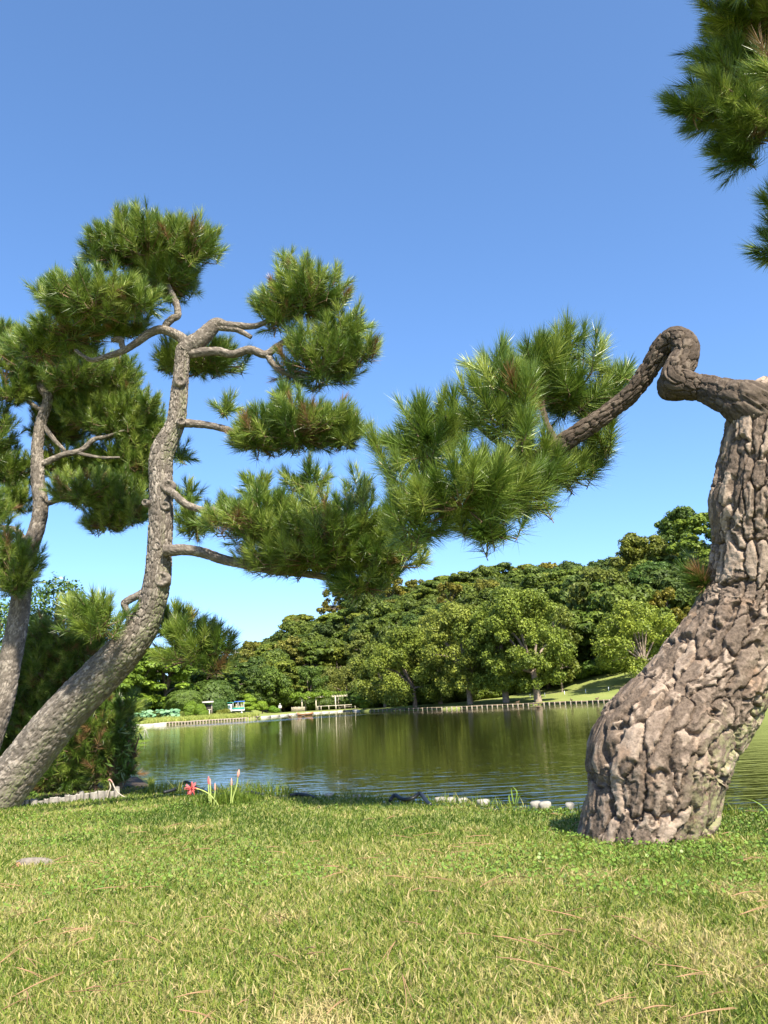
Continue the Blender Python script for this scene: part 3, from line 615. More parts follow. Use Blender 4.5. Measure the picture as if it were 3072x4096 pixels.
while Yl < RIDGE+2:
    px = 840+rng.uniform(0, 60)
    while px < 3060:
        Y = Yl+rng.uniform(-4, 4); p = px+rng.uniform(-25, 25); d0 = float(D0(p))
        lim = d0+np.interp(p, [800, 1000, 1450, 1600, 2000, 2300], [40, 52, 44, 34, 26, 24])
        if Y > lim:
            k = rng.choice(9, p=[.11, .11, .11, .11, .14, .13, .13, .08, .08]); kind, pr = hill[k]
            loc = far(p, Y); loc[2] -= .3
            s = rng.uniform(.85, 1.3)*(1.0 if Y > 150 else 1.1)
            if p < 950: s *= .8
            tone, c = COLS[kind][rng.integers(len(COLS[kind]))]; v = rng.uniform(.85, 1.15)
            lev = 'on the crest' if Y > 236 else ('halfway up the hill' if Y > 185 else 'at the hill foot')
            zone = 'above the dark house' if p < 1200 else ('behind the pergola' if p < 1560 else ('behind the cherry row' if p < 2200 else 'over the dark hollow'))
            spawn(pr, 'hillside_tree', tone+' '+SHAPE[kind]+' tree '+lev+' '+zone, 'tree', loc, rng.uniform(0, 6.3), (s, s, s*rng.uniform(.9, 1.2)), tuple(v*a for a in c), 'trees of the wooded hill')
            nh += 1
        px += 6.3*rng.uniform(.85, 1.25)/Yl*FPX
    Yl += 8.6

# tall trees at the right behind the bank lawn
tallp = [proto(tree_lobes(80, 6.5, 2.5, 15.5, (.11, .22), .45), 24000, .44, .32, 8, .4, mt, flat=.75, rough=.5), proto(tree_lobes(70, 6.2, 3, 15, (.11, .22), .5), 20000, .46, .32, 8, .4, mt, flat=.5, upb=.6)]
for lab, p, Y, s, k, c in [
    ('tall yellowing tree rising highest on the slope above the bank lawn', 2640, 150, 1.12, 0, (1.35, 1.1, .75)),
    ('tall bright green tiered tree close behind the thick plated trunk', 2880, 142, 1.25, 1, (1.35, 1.35, .8)),
    ('tall dark green tree at the crest behind the yellowing one', 2800, 172, 1.3, 0, (.85, .95, .75)),
    ('broad dark evergreen below the yellowing tree', 2660, 136, .85, 0, (.75, .95, .95)),
    ('spreading green tree over the dark hollow beside the bank lawn', 2330, 146, 1.0, 1, (1.2, 1.2, .8)),
    ('leafy green tree with a leaning brown trunk in the dark hollow', 2450, 133, .82, 1, (1.0, 1.15, .85)),
    ('mid green tree between the cherry row and the dark hollow', 2180, 152, .95, 0, (1.05, 1.05, .8)),
    ('tall green tree hidden mostly by the thick plated trunk', 3080, 140, 1.15, 0, (1.0, 1.1, .8)),
    ('tall dark tree beyond the right side of the thick plated trunk', 3250, 136, 1.1, 0, (.85, .95, .75)), ('tall olive tree on the slope right of the thick plated trunk', 3400, 140, 1.2, 1, (1.2, 1.1, .8)), ('broad green tree on the slope far right of the thick plated trunk', 3560, 136, 1.15, 0, (1.0, 1.0, .75)), ('tall layered tree on the crest right of the thick plated trunk', 3300, 175, 1.3, 1, (1.1, 1.05, .8)), ('tall dark tree on the crest far right of the thick plated trunk', 3480, 180, 1.3, 0, (.8, .9, .75))]:
    spawn(tallp[k], 'tall_tree', lab, 'tree', far(p, Y)-np.array([0, 0, .3]), rng.uniform(0, 6), s, c)

# cherry row on the far bank
def cherry(lab, p, Y, hgt, wid, off=(0, 0), dens=1.0, col=(1.3, 1.22, .95), kind=0, trunk=.3, open_=False, ground=None):
    base = far(p, Y); lob = tree_lobes(110, wid/2, hgt*.13, hgt*.93, (.10, .20))
    lob[:, 0] += off[0]; lob[:, 1] += off[1]
    if not open_: lob[:, 2] = np.maximum(lob[:, 2], 1.2)
    n = int(22500*dens*(wid/11)**1.3)
    V, F, T = make_crown(lob, n, .30, .23, .85, .65, .25)
    o = thing('cherry_tree', lab, 'tree', base)
    a = mk('crown', V, F, M['leaf'], o, attrs={'tint': T}, world_v=False); a.color = (*[v*w_ for v, w_ in zip(col, (1.05, 1.03, 1.2))], 1)
    V, F = limbs(hgt*.26, lob, trunk, (off[0]*.2, 0), n=18 if open_ else 12); mk('trunk', V, F, M['bark_pale'], o, True, world_v=False)
cherry('large leafy cherry tree with a stout grey trunk on the bank lawn', 2150, 112, 16.0, 14.0, (-1.6, 0), 1.3, (1.6, 1.5, .95), trunk=.45)
cherry('dark trunked cherry tree tucked under the large one', 2023, 116, 14.5, 13, (-.5, 0), 1.0, (1.4, 1.35, .9), trunk=.42)
cherry('yellowish cherry tree in the middle of the bank row', 1879, 119, 14.8, 13, (-.5, 0), .9, (1.75, 1.5, 1.1), trunk=.36)
cherry('pale thin leaved cherry tree behind the middle of the row', 1760, 130, 15, 14, (0, 0), .75, (1.8, 1.52, 1.2), trunk=.3)
cherry('cherry tree dipping its branches to the water at the row end', 1660, 127, 11.8, 14, (-.6, -1), 1.15, (1.65, 1.5, 1.0), trunk=.3)
cherry('low spreading cherry tree beside the cloud pruned pine on the point', 1540, 142, 10.5, 13, (0, 0), .9, (1.6, 1.42, 1.05), trunk=.25)
cherry('slim young cherry tree with thin foliage in front of the dark hollow', 2250, 122, 13, 7, (.3, 0), .55, (1.35, 1.2, .9), trunk=.14, open_=True)
cherry('open limbed cherry tree on the bank lawn beside the thick plated trunk', 2592, 112, 11, 13, (-.8, 0), .62, (1.9, 1.7, 1.05), trunk=.28, open_=True)
cherry('brownish cherry tree with bare twigs behind the pergola', 1395, 192, 9.5, 18, (0, 0), .55, (1.6, 1.3, 1.2), trunk=.3, open_=True)
cherry('green tree behind the bamboo fence and the lamp', 1235, 188, 9.5, 11, (0, 0), .8, (1.0, 1.15, .9), trunk=.25)

# trees and clipped shrubs on the left far bank
camphor = proto(tree_lobes(90, 6.4, 1.2, 8.4, (.13, .22), .35), 20000, .38, .28, 3.4, .5, mt)
spawn(camphor, 'round_oak', 'broad dome shaped oak behind the cloud pruned pine and truck', 'tree', far(1058, 176), .4, 1.0, (.95, 1.05, .8))
maple = [proto(tree_lobes(70, 5.5, 1.0, 8.6, (.11, .21), .45), 17000, .38, .26, 3.2, .25, mt, flat=.34, upb=.9, rough=.3) for _ in range(2)]
for lab, p, Y, s, k, c in [
    ('bright green layered maple with sky showing through its crown', 545, 136, 1.23, 0, (1.35, 1.5, .8)), ('tall bright green maple beside the dome clipped tree', 660, 140, 1.30, 1, (1.4, 1.55, .8)),
    ('bright layered maple behind the dome clipped tree', 765, 150, 1.27, 0, (1.2, 1.35, .8)), ('dark green maple at the back near the signboard', 850, 152, 1.10, 1, (.8, .95, .8)),
    ('green layered maple at the left end of the far bank', 430, 130, 1.10, 1, (1.2, 1.35, .8)), ('shaded layered tree beside the dark house', 905, 158, 1.17, 0, (.85, .95, .8)), ('dark tree left of the maples on the far bank', 330, 125, 1.17, 1, (.9, 1.1, .8)),
    ('brown tinged pine shaped tree in front of the dome shaped oak', 1136, 186, 0.94, 1, (1.35, 1.15, .9)),
    ('tall dark tree at the far left behind the leaning trunk', 240, 128, 1.25, 0, (.9, 1.05, .8)), ('green tree filling the gap left of the maples', 480, 146, 1.3, 0, (1.05, 1.2, .8)), ('green tree filling the gap behind the tall maple', 610, 156, 1.35, 1, (.95, 1.1, .8)), ('green tree behind the dome clipped tree and the maples', 715, 164, 1.4, 0, (.9, 1.05, .8))]:
    spawn(maple[k], 'maple_tree', lab, 'tree', far(p, Y), rng.uniform(0, 6), s, c)
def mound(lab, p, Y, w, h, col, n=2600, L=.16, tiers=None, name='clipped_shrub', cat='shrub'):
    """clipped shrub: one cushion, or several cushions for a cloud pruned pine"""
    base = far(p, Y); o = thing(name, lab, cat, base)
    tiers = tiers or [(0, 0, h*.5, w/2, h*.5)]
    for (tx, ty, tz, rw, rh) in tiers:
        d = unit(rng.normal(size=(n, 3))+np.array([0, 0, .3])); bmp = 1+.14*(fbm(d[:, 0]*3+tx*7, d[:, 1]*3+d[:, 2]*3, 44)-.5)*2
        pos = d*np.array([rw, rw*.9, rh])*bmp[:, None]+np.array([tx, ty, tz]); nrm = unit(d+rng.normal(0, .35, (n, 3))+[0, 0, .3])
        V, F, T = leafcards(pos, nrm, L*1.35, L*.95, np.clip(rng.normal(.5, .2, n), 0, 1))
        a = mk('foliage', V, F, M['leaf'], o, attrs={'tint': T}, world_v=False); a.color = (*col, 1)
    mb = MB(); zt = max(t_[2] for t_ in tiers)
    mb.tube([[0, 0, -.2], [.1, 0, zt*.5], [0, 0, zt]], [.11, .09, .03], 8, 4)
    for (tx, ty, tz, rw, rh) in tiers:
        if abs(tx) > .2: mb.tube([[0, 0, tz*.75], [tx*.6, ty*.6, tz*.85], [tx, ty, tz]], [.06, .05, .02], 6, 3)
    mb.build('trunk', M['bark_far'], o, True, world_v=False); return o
YG = (1.6, 1.75, .75)
mound('large dome clipped tree beside the roofed signboard', 738, 127, 5.6, 3.9, (.85, .95, .8), 7000, .22, tiers=[(0, 0, 2.4, 2.75, 1.6), (-1.2, 0, 1.6, 1.6, .9), (1.3, 0, 1.5, 1.6, .9)])
mound('flat topped cloud pruned pine in front of the maples', 520, 118, 3, 3, YG, 1600, tiers=[(-.3, 0, 2.9, 1.5, .35), (.9, 0, 2.6, 1.1, .3), (-.9, 0, 2.2, 1.0, .3), (.1, 0, 1.8, 1.0, .3)], name='cloud_pruned_pine', cat='pine')
mound('small cloud pruned pine at the left end near the leaning trunk', 430, 112, 3, 2, YG, 1400, tiers=[(-.5, 0, 1.9, .9, .4), (.6, 0, 1.5, .9, .35), (0, 0, 1.0, 1.3, .4)], name='cloud_pruned_pine', cat='pine')
mound('tiered green pine beside the leaning trunk on the far bank', 385, 116, 3, 3, (1.3, 1.5, .8), 1400, tiers=[(0, 0, 3.1, .9, .4), (-.6, 0, 2.4, 1.1, .35), (.6, 0, 1.9, 1.0, .35)], name='cloud_pruned_pine', cat='pine')
mound('twin domed pine shrub next to the roofed signboard', 778, 118, 3, 2.2, (1.25, 1.45, .75), 2200, tiers=[(-.55, 0, 1.25, .95, .95), (.75, 0, 1.0, .85, .8), (1.2, 0, .5, .8, .5), (-.9, 0, .5, .9, .5)], name='cloud_pruned_pine', cat='pine')
mound('low dark mound shrub beside the lotus leaves', 640, 113, 2.7, 1.1, (.55, .6, .6), 2600)
mound('dark rounded shrub among the lotus leaves', 556, 113, 1.8, 1.6, (.55, .75, .65), 2200)
mound('small olive shrub near the signboard', 720, 115, 1.2, .9, (1.0, .95, .8), 1200)
mound('rusty low shrub in front of the white truck', 893, 130, 2.0, .9, (1.3, 1.05, .7), 1800, tiers=[(-.5, 0, .4, .6, .4), (.4, 0, .5, .7, .45)])
mound('dark hedge shrub behind the roofed signboard', 868, 132, 3.4, 2.4, (.5, .7, .7), 3200)
mound('tall tiered cloud pruned pine beside the white truck', 999, 148, 3, 3, YG, 1500, tiers=[(-.35, 0, 3.0, .75, .5), (.1, 0, 2.4, 1.15, .42), (-.3, 0, 1.8, 1.3, .4), (.6, 0, 1.4, .9, .35), (-.1, 0, 1.0, 1.2, .38)], name='cloud_pruned_pine', cat='pine')
mound('round headed cloud pruned pine right of the tall tiered one', 1048, 152, 2, 2, YG, 1800, tiers=[(0, 0, 1.55, .98, .7), (-.5, 0, 1.0, .7, .3), (.5, 0, 1.0, .7, .3)], name='cloud_pruned_pine', cat='pine')
mound('bright clipped shrub beside the person in white', 1096, 168, 2.3, 1.2, (1.1, 1.5, .7), 2400, tiers=[(-.3, 0, .75, .8, .65), (.45, 0, .5, .8, .45)])
mound('spreading cloud pruned pine on the point beside the pergola', 1452, 148, 3, 2, YG, 1800, tiers=[(-.3, 0, 1.95, .85, .35), (-.7, 0, 1.35, .8, .32), (.3, 0, 1.25, .95, .35), (.75, 0, .85, .6, .3), (.2, 0, .5, .8, .3)], name='cloud_pruned_pine', cat='pine')
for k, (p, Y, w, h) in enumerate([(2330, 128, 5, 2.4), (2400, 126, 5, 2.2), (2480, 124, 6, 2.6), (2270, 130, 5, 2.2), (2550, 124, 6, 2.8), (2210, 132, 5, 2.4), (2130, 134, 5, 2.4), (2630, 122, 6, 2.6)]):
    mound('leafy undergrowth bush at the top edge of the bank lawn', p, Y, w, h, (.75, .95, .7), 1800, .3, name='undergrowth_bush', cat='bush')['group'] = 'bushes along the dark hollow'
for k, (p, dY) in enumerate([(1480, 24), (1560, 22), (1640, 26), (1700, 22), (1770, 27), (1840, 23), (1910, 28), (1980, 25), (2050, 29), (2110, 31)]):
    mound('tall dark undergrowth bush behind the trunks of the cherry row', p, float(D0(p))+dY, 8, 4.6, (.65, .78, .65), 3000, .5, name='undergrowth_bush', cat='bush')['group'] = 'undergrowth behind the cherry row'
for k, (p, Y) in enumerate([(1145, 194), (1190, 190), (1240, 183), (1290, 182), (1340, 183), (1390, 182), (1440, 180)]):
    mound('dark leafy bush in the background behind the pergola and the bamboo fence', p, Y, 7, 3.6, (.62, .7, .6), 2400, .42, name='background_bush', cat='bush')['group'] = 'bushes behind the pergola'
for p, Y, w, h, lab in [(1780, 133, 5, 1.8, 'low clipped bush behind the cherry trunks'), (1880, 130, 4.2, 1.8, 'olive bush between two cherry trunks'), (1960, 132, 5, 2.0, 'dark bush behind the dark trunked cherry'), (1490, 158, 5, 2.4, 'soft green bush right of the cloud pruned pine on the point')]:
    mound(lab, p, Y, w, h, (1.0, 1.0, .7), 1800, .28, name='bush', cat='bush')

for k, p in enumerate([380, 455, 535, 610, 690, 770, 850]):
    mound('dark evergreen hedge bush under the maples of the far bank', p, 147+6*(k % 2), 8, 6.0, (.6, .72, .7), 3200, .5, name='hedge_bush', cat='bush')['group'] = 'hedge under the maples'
# tall grass strip along the left far shore
n = 9000; p = rng.uniform(525, 1035, n); Y = D0(p)+rng.uniform(.5, 5.5, n); x = xof(p, Y)
V, F, T = blades(x, Y, land_z(x, Y), rng.uniform(.35, .75, n)*(1+.4*(vnoise(p*.03, Y, 2)-.5)), np.full(n, .06), rng.uniform(.2, .8, n), np.clip(rng.normal(.45, .2, n), 0, 1))
tag(mk('tall_grass', V, F, M['reed'], attrs={'tint': T}), 'strip of tall yellow green grass along the far log edging', 'grass', kind='stuff')
# lotus bed
n = 260; p = rng.uniform(436, 715, n); Y = rng.uniform(111, 116, n); x = xof(p, Y); z = land_z(x, Y)+rng.uniform(.4, 1.15, n)
th = np.arange(8)*math.pi/4; r = rng.uniform(.16, .34, n); nr = unit(np.stack([rng.normal(0, .35, n), rng.normal(-.5, .35, n), np.ones(n)], -1)); a = unit(np.cross(nr, [0, 1, .1])); b = np.cross(nr, a)
V = np.stack([x, Y, z], -1)[:, None]+r[:, None, None]*(np.cos(th)[None, :, None]*a[:, None]+np.sin(th)[None, :, None]*b[:, None]); k = np.arange(n)[:, None]*8
F = np.concatenate([k+[0, 1, 2, 3], k+[0, 3, 4, 7], k+[4, 5, 6, 7]]); V1, F1 = sticks(np.stack([x, Y, land_z(x, Y)-.1], -1), np.stack([x, Y, z], -1), .015, .015)
M['lotus'] = leaf('lotus_leaf', [(0, (.12, .26, .12)), (1, (.22, .38, .20))], .2, .5, .3)
lo = mk('lotus_leaves', V.reshape(-1, 3), F, M['lotus'], attrs={'tint': np.repeat(rng.random(n), 8)})
tag(lo, 'bed of pale bluish green lotus leaves on the far bank', 'lotus', kind='stuff'); mk('stems', V1, F1, M['lotus'], lo)

# ------------------------------------------------------------------ far bank: edging, buildings, people, boat
M['logend'] = plain('weathered_log', (.30, .25, .185), .9, .3, 6)
M['logdark'] = plain('wet_log', (.16, .12, .08), .9, .3, 6)
M['stone'] = plain('pale_stone', (.46, .44, .385), .9, .2, 3)
M['white'] = plain('white_paint', (.78, .78, .76), .6, .06, 4)
M['timber'] = plain('grey_timber', (.30, .25, .20), .9, .3, 4)
M['paletimber'] = plain('pale_timber', (.52, .46, .36), .9, .2, 4)
M['darkwall'] = plain('dark_wall', (.035, .03, .027), .9, .3, 3)
M['rooftile'] = plain('grey_roof_tile', (.28, .27, .26), .8, .2, 4)
M['blue'] = plain('blue_sheet', (.04, .14, .55), .6, .15, 4)
M['teal'] = plain('teal_sheet', (.03, .30, .26), .6, .15, 4)
M['tyre'] = plain('tyre_rubber', (.02, .02, .02), .9, .2, 8)
M['glassy'] = plain('window_glass', (.05, .09, .10), .15, .2, 2, .6)
M['boat'] = plain('boat_timber', (.30, .155, .085), .8, .3, 3)
M['skin'] = plain('skin', (.45, .28, .20), .6, .1, 4)
M['trouser'] = plain('dark_trousers', (.03, .035, .05), .9, .2, 6)
M['duck'] = plain('brown_feather', (.13, .085, .055), .8, .35, 20)

pileV, pileF = lathe([(.001, -1.2), (.085, -1.2), (.085, -.02), (.07, 0), (.001, .005)], 9)
def pile_edge(lab, plist, mat, beam=None, hgt=.34):
    p0 = far(plist[0], float(D0(plist[0]))); o = thing('log_edging', lab, 'edging', (p0[0], p0[1], WZ))
    me = None; pts = []
    for p in plist:
        Y = float(D0(p))+.05; q = np.array([xof(p, Y), Y, WZ+hgt+rng.uniform(-.03, .03)]); pts.append(q)
        if me is None:
            c = mk('log_pile', pileV, pileF, mat, o, True, world_v=False); me = c.data
        else:
            c = bpy.data.objects.new('log_pile', me); C.objects.link(c); c.parent = o
        c.location = q-np.array(o.location); c.scale = (rng.uniform(.85, 1.15),)*2+(1,)
    if beam:
        pts = np.array(pts)
        for a in range(0, len(pts)-1, 4):
            b = min(a+4, len(pts)-1); V, F, _, _ = tube([pts[a]+[0, .16, -.08], pts[b]+[0, .16, -.08]], [.09, .09], 8, 1); mk('rail_log', V, F, beam, o, True)
    return o
def steps(p0, p1, m):
    out = [p0]
    while out[-1] < p1: out.append(out[-1]+m/float(D0(out[-1]))*FPX)
    return out
pile_edge('row of short log piles below the tall grass strip', steps(640, 1034, .40), M['logend'], M['logend'], .30)
pile_edge('long log edging with pale stake heads along the bank lawn', steps(1480, 3150, .68), M['logend'], M['logdark'], .30)
for lab, a, b in [('pale stone kerb along the shore in front of the pergola', 1040, 1418), ('pale stone kerb at the left end of the far shore', 470, 640)]:
    o = thing('stone_kerb', lab, 'kerb', (*far(a, float(D0(a)))[:2], WZ))
    st = steps(a, b, 1.5)
    for k in range(len(st)-1):
        A, B = [np.array([xof(p, float(D0(p))), float(D0(p)), WZ-.04]) for p in (st[k], st[k+1]-1)]
        d = B-A; MB().box((A+B)/2+[0, 0, rng.uniform(-.02, .02)], (np.linalg.norm(d)*.98, .45, .55), rotz(math.atan2(d[1], d[0]))).build('kerb_stone', M['stone'], o)

# roofed signboard
def local(o): return lambda mb, name, mat, parent=None, smooth=False: mb.build(name, mat, parent or o, smooth, world_v=False)
o = thing('roofed_signboard', 'dark wooden signboard under a small pale roof on two posts at the shore', 'signboard', far(832, 119), rz=.15); B = local(o)
for s in (-1, 1): B(MB().box((s*.52, 0, .95), (.13, .13, 1.95)), 'post', M['timber'])
B(MB().box((0, .02, 1.15), (.92, .06, 1.0)), 'board', M['darkwall'])
for s in (-1, 1):
    a = .28*s; R = np.array([[1, 0, 0], [0, math.cos(a), -math.sin(a)], [0, math.sin(a), math.cos(a)]])
    B(MB().box((0, -s*.24, 1.98), (1.55, .56, .06), R), 'roof', M['stone'])
B(MB().box((0, 0, 2.07), (1.6, .1, .08)), 'ridge', M['timber'])
o = thing('small_post', 'pale post with a cap in front of the roofed signboard', 'post', far(838, 116.5)); B = local(o)
B(MB().box((0, 0, .45), (.12, .12, 1.0)), 'shaft', M['paletimber']); B(MB().box((0, 0, .98), (.42, .16, .1)), 'cap', M['paletimber'])

# small truck with sheets
o = thing('small_truck', 'small white flatbed truck loaded under blue and teal sheets', 'truck', far(940, 145), rz=.22); B = local(o)
body = B(MB().box((.55, 0, .72), (2.1, 1.4, .32)), 'bed', M['white'])
B(MB().box((.55, -.715, .98), (2.0, .03, .26)), 'side_board', M['teal'], body); B(MB().box((.55, .715, .98), (2.0, .03, .26)), 'side_board', M['white'], body); B(MB().box((1.61, 0, .98), (.03, 1.4, .26)), 'tail_board', M['white'], body)
Vc = np.array([[x, y, z] for y in (-.68, .68) for (x, z) in ((-1.75, .45), (-1.78, .95), (-1.45, 1.72), (-.6, 1.75), (-.52, .45))])
Fc = [[0, 1, 6, 5], [1, 2, 7, 6], [2, 3, 8, 7], [3, 4, 9, 8], [4, 0, 5, 9], [0, 4, 3, 1], [1, 3, 2, 2], [5, 6, 8, 9], [6, 7, 8, 8]]
mbc = MB(); mbc.add(Vc, [f for f in Fc if len(set(f)) == 4]); cab = B(mbc, 'cab', M['white'])
me = cab.data
tri = mk('cab_pillar', Vc, [[1, 3, 2], [6, 7, 8]], M['white'], cab, world_v=False)
ws = np.array([[-1.775, -.58, 1.0], [-1.775, .58, 1.0], [-1.475, .58, 1.68], [-1.475, -.58, 1.68]])+np.array([-.012, 0, .004]); mk('windscreen', ws, [[0, 1, 2, 3]], M['glassy'], cab, world_v=False)
sw = np.array([[-1.6, -.69, 1.02], [-.7, -.69, 1.02], [-.75, -.69, 1.62], [-1.38, -.69, 1.62]]); mk('side_window', sw, [[0, 1, 2, 3]], M['glassy'], cab, world_v=False)
for wx in (-1.15, 1.1):
    for s in (-1, 1):
        V, F = lathe([(.001, -.08), (.2, -.08), (.27, -.06), (.27, .06), (.2, .08), (.001, .08)], 16); V = V[:, [0, 2, 1]]+np.array([wx, s*.6, .27]); w_ = mk('wheel', V, F, M['tyre'], o, True, world_v=False)
        V2, F2 = lathe([(.001, .0), (.15, .0), (.16, -.02)], 12); V2 = V2[:, [0, 2, 1]]*[1, s, 1]+np.array([wx, s*.685, .27]); mk('rim', V2, F2, M['white'], w_, world_v=False)
B(MB().box((-1.79, -.0, .58), (.06, 1.36, .14)), 'bumper', M['white'], cab)
for s in (-1, 1): B(MB().box((-1.795, s*.5, .78), (.03, .22, .14)), 'headlight', M['stone'], cab)
B(MB().box((-1.835, 0, .58), (.012, .33, .16)), 'licence_plate', M['stone'], cab)
for x_ in (-.35, .5, 1.5):
    for s in (-1, 1): B(MB().box((x_, s*.62, 1.5), (.05, .05, 1.15)), 'frame_post', M['white'])
B(MB().box((.75, 0, 2.12), (1.8, 1.4, .16)), 'blue_sheet', M['blue']); B(MB().box((-.75, 0, 2.0), (1.2, 1.35, .08)), 'teal_sheet', M['teal'])
for k in range(5): B(MB().box((.2+k*.28, -.4+.15*(k % 3), 1.3), (.09, .09, .9)), 'bundle', M['paletimber'])

# houses behind the trees
def house(lab, p, Y, w, d, hw, hr, wall, roof):
    o = thing('garden_house', lab, 'house', far(p, Y), rz=.1); B = local(o)
    B(MB().box((0, 0, hw/2), (w, d, hw)), 'wall', wall)
    e = .7; Vr = np.array([[-w/2-e, -d/2-e, hw-.1], [w/2+e, -d/2-e, hw-.1], [w/2+e, d/2+e, hw-.1], [-w/2-e, d/2+e, hw-.1], [-w*.3, 0, hw+hr], [w*.3, 0, hw+hr]])
    mb = MB(); mb.add(Vr, [[0, 1, 5, 4], [2, 3, 4, 5]]); r_ = B(mb, 'roof', roof); mk('hip', Vr, [[1, 2, 5], [3, 0, 4]], roof, r_, world_v=False)
    B(MB().box((0, 0, hw+hr), (w*.62, .3, .22)), 'ridge', M['stone'], r_)
    for k in range(3):
        x_ = -w*.3+k*w*.3; wi = B(MB().box((x_, -d/2-.02, hw*.5), (w*.16, .06, hw*.42)), 'window', M['paletimber']); B(MB().box((x_, -d/2-.06, hw*.5), (w*.14, .03, hw*.36)), 'pane', M['glassy'], wi)
house('dark walled house with a grey tiled roof behind the truck', 985, 190, 13, 6, 3.2, 2.2, M['darkwall'], M['rooftile'])
house('house with a pale roof glimpsed behind the dome clipped tree', 805, 162, 6, 5, 3.4, 1.6, M['darkwall'], M['white'])
house('white walled house hidden behind the dome shaped oak', 965, 205, 8, 6, 6.0, 1.8, M['white'], M['teal'])

# pergola with climbing leaves, rail, bamboo fence, lamp
pc = far(1325, 172); o = thing('pergola', 'long timber pergola with climbing vines over its left half', 'pergola', pc, rz=-.02); B = local(o)
for x_ in (-5.8, -2.95, 1.0, 4.95):
    for y_ in (-1.3, 1.3): B(MB().box((x_+(.35 if y_ > 0 else 0), y_, 1.25), (.2, .2, 2.6)), 'post', M['paletimber'] if y_ < 0 else M['timber'])
for y_ in (-1.3, 1.3): B(MB().box((-.2, y_, 2.62), (12.2, .14, .2)), 'beam', M['paletimber'])
for k in range(25): B(MB().box((-6+k*.49, 0, 2.8), (.1, 3.5, .12)), 'slat', M['paletimber'])
k = np.array([[rng.uniform(-7.6, 4.8 if q % 3 == 0 else -.4), rng.uniform(-1.9, 1.3), 3.05+rng.uniform(-.45, .4), rng.uniform(.4, .75)] for q in range(70)])
k[:, 2] += np.where(k[:, 0] > -.4, .25, 0); k[:, 3] *= np.where(k[:, 0] > -.4, .5, 1)
V, F, T = make_crown(k, 11000, .34, .22, .7, .6, .3); a = mk('vine', V, F, M['leaf'], o, attrs={'tint': T}, world_v=False); a.color = (1.35, 1.5, .75, 1)
B(MB().box((2.9, .3, .45), (3.0, .4, .08)).box((1.7, .3, .2), (.1, .35, .5)).box((4.1, .3, .2), (.1, .35, .5)), 'bench', M['timber'])
ro = thing('rail_fence', 'low pale rail fence in front of the pergola', 'fence', far(1283, 167)); bx = np.array(ro.location)
for p in (1271, 1284, 1315, 1344, 1379, 1420): q = far(p, 167); MB().box(q+[0, 0, .42], (.11, .11, .95)).build('post', M['paletimber'], ro)
A, Bq = far(1266, 167)+[0, 0, .84], far(1422, 167)+[0, 0, .84]; V, F, _, _ = tube([A, Bq], [.06, .06], 6); mk('rail', V, F, M['paletimber'], ro)
bf = thing('bamboo_fence', 'upright tan bamboo fence beside the person in white', 'fence', far(1195, 180))
for k, p in enumerate(np.arange(1166, 1224, 2.6)): q = far(p, 180); V, F, _, _ = tube([q+[0, 0, -.05], q+[0, 0, .85+rng.uniform(0, .2)]], [.045, .045], 6); mk('bamboo_cane', V, F, M['paletimber'], bf)
V, F, _, _ = tube([far(1165, 180)+[0, -.06, .6], far(1224, 180)+[0, -.06, .6]], [.03, .03], 6); mk('cross_rail', V, F, M['paletimber'], bf)
lp = thing('garden_lamp', 'white globe lamp on a slim pole above the vines', 'lamp', far(1263, 186)); B = local(lp)
V, F, _, _ = tube([[0, 0, 0], [0, 0, 4.8]], [.06, .05], 8); mk('pole', V, F, M['white'], lp, True, world_v=False); V, F = lathe([(.001, 4.75), (.16, 4.85), (.24, 5.1), (.16, 5.38), (.001, 5.45)], 14); mk('globe', V, F, M['white'], lp, True, world_v=False)
lp = thing('utility_pole', 'pale utility pole standing among the trees left of the dome shaped oak', 'pole', far(944, 196)); V, F, _, _ = tube([[0, 0, 0], [0, 0, 11]], [.16, .13], 8); mk('shaft', V, F, M['stone'], lp, True, world_v=False); MB().box((0, 0, 10.4), (1.4, .1, .1)).build('cross_arm', M['timber'], lp, world_v=False)

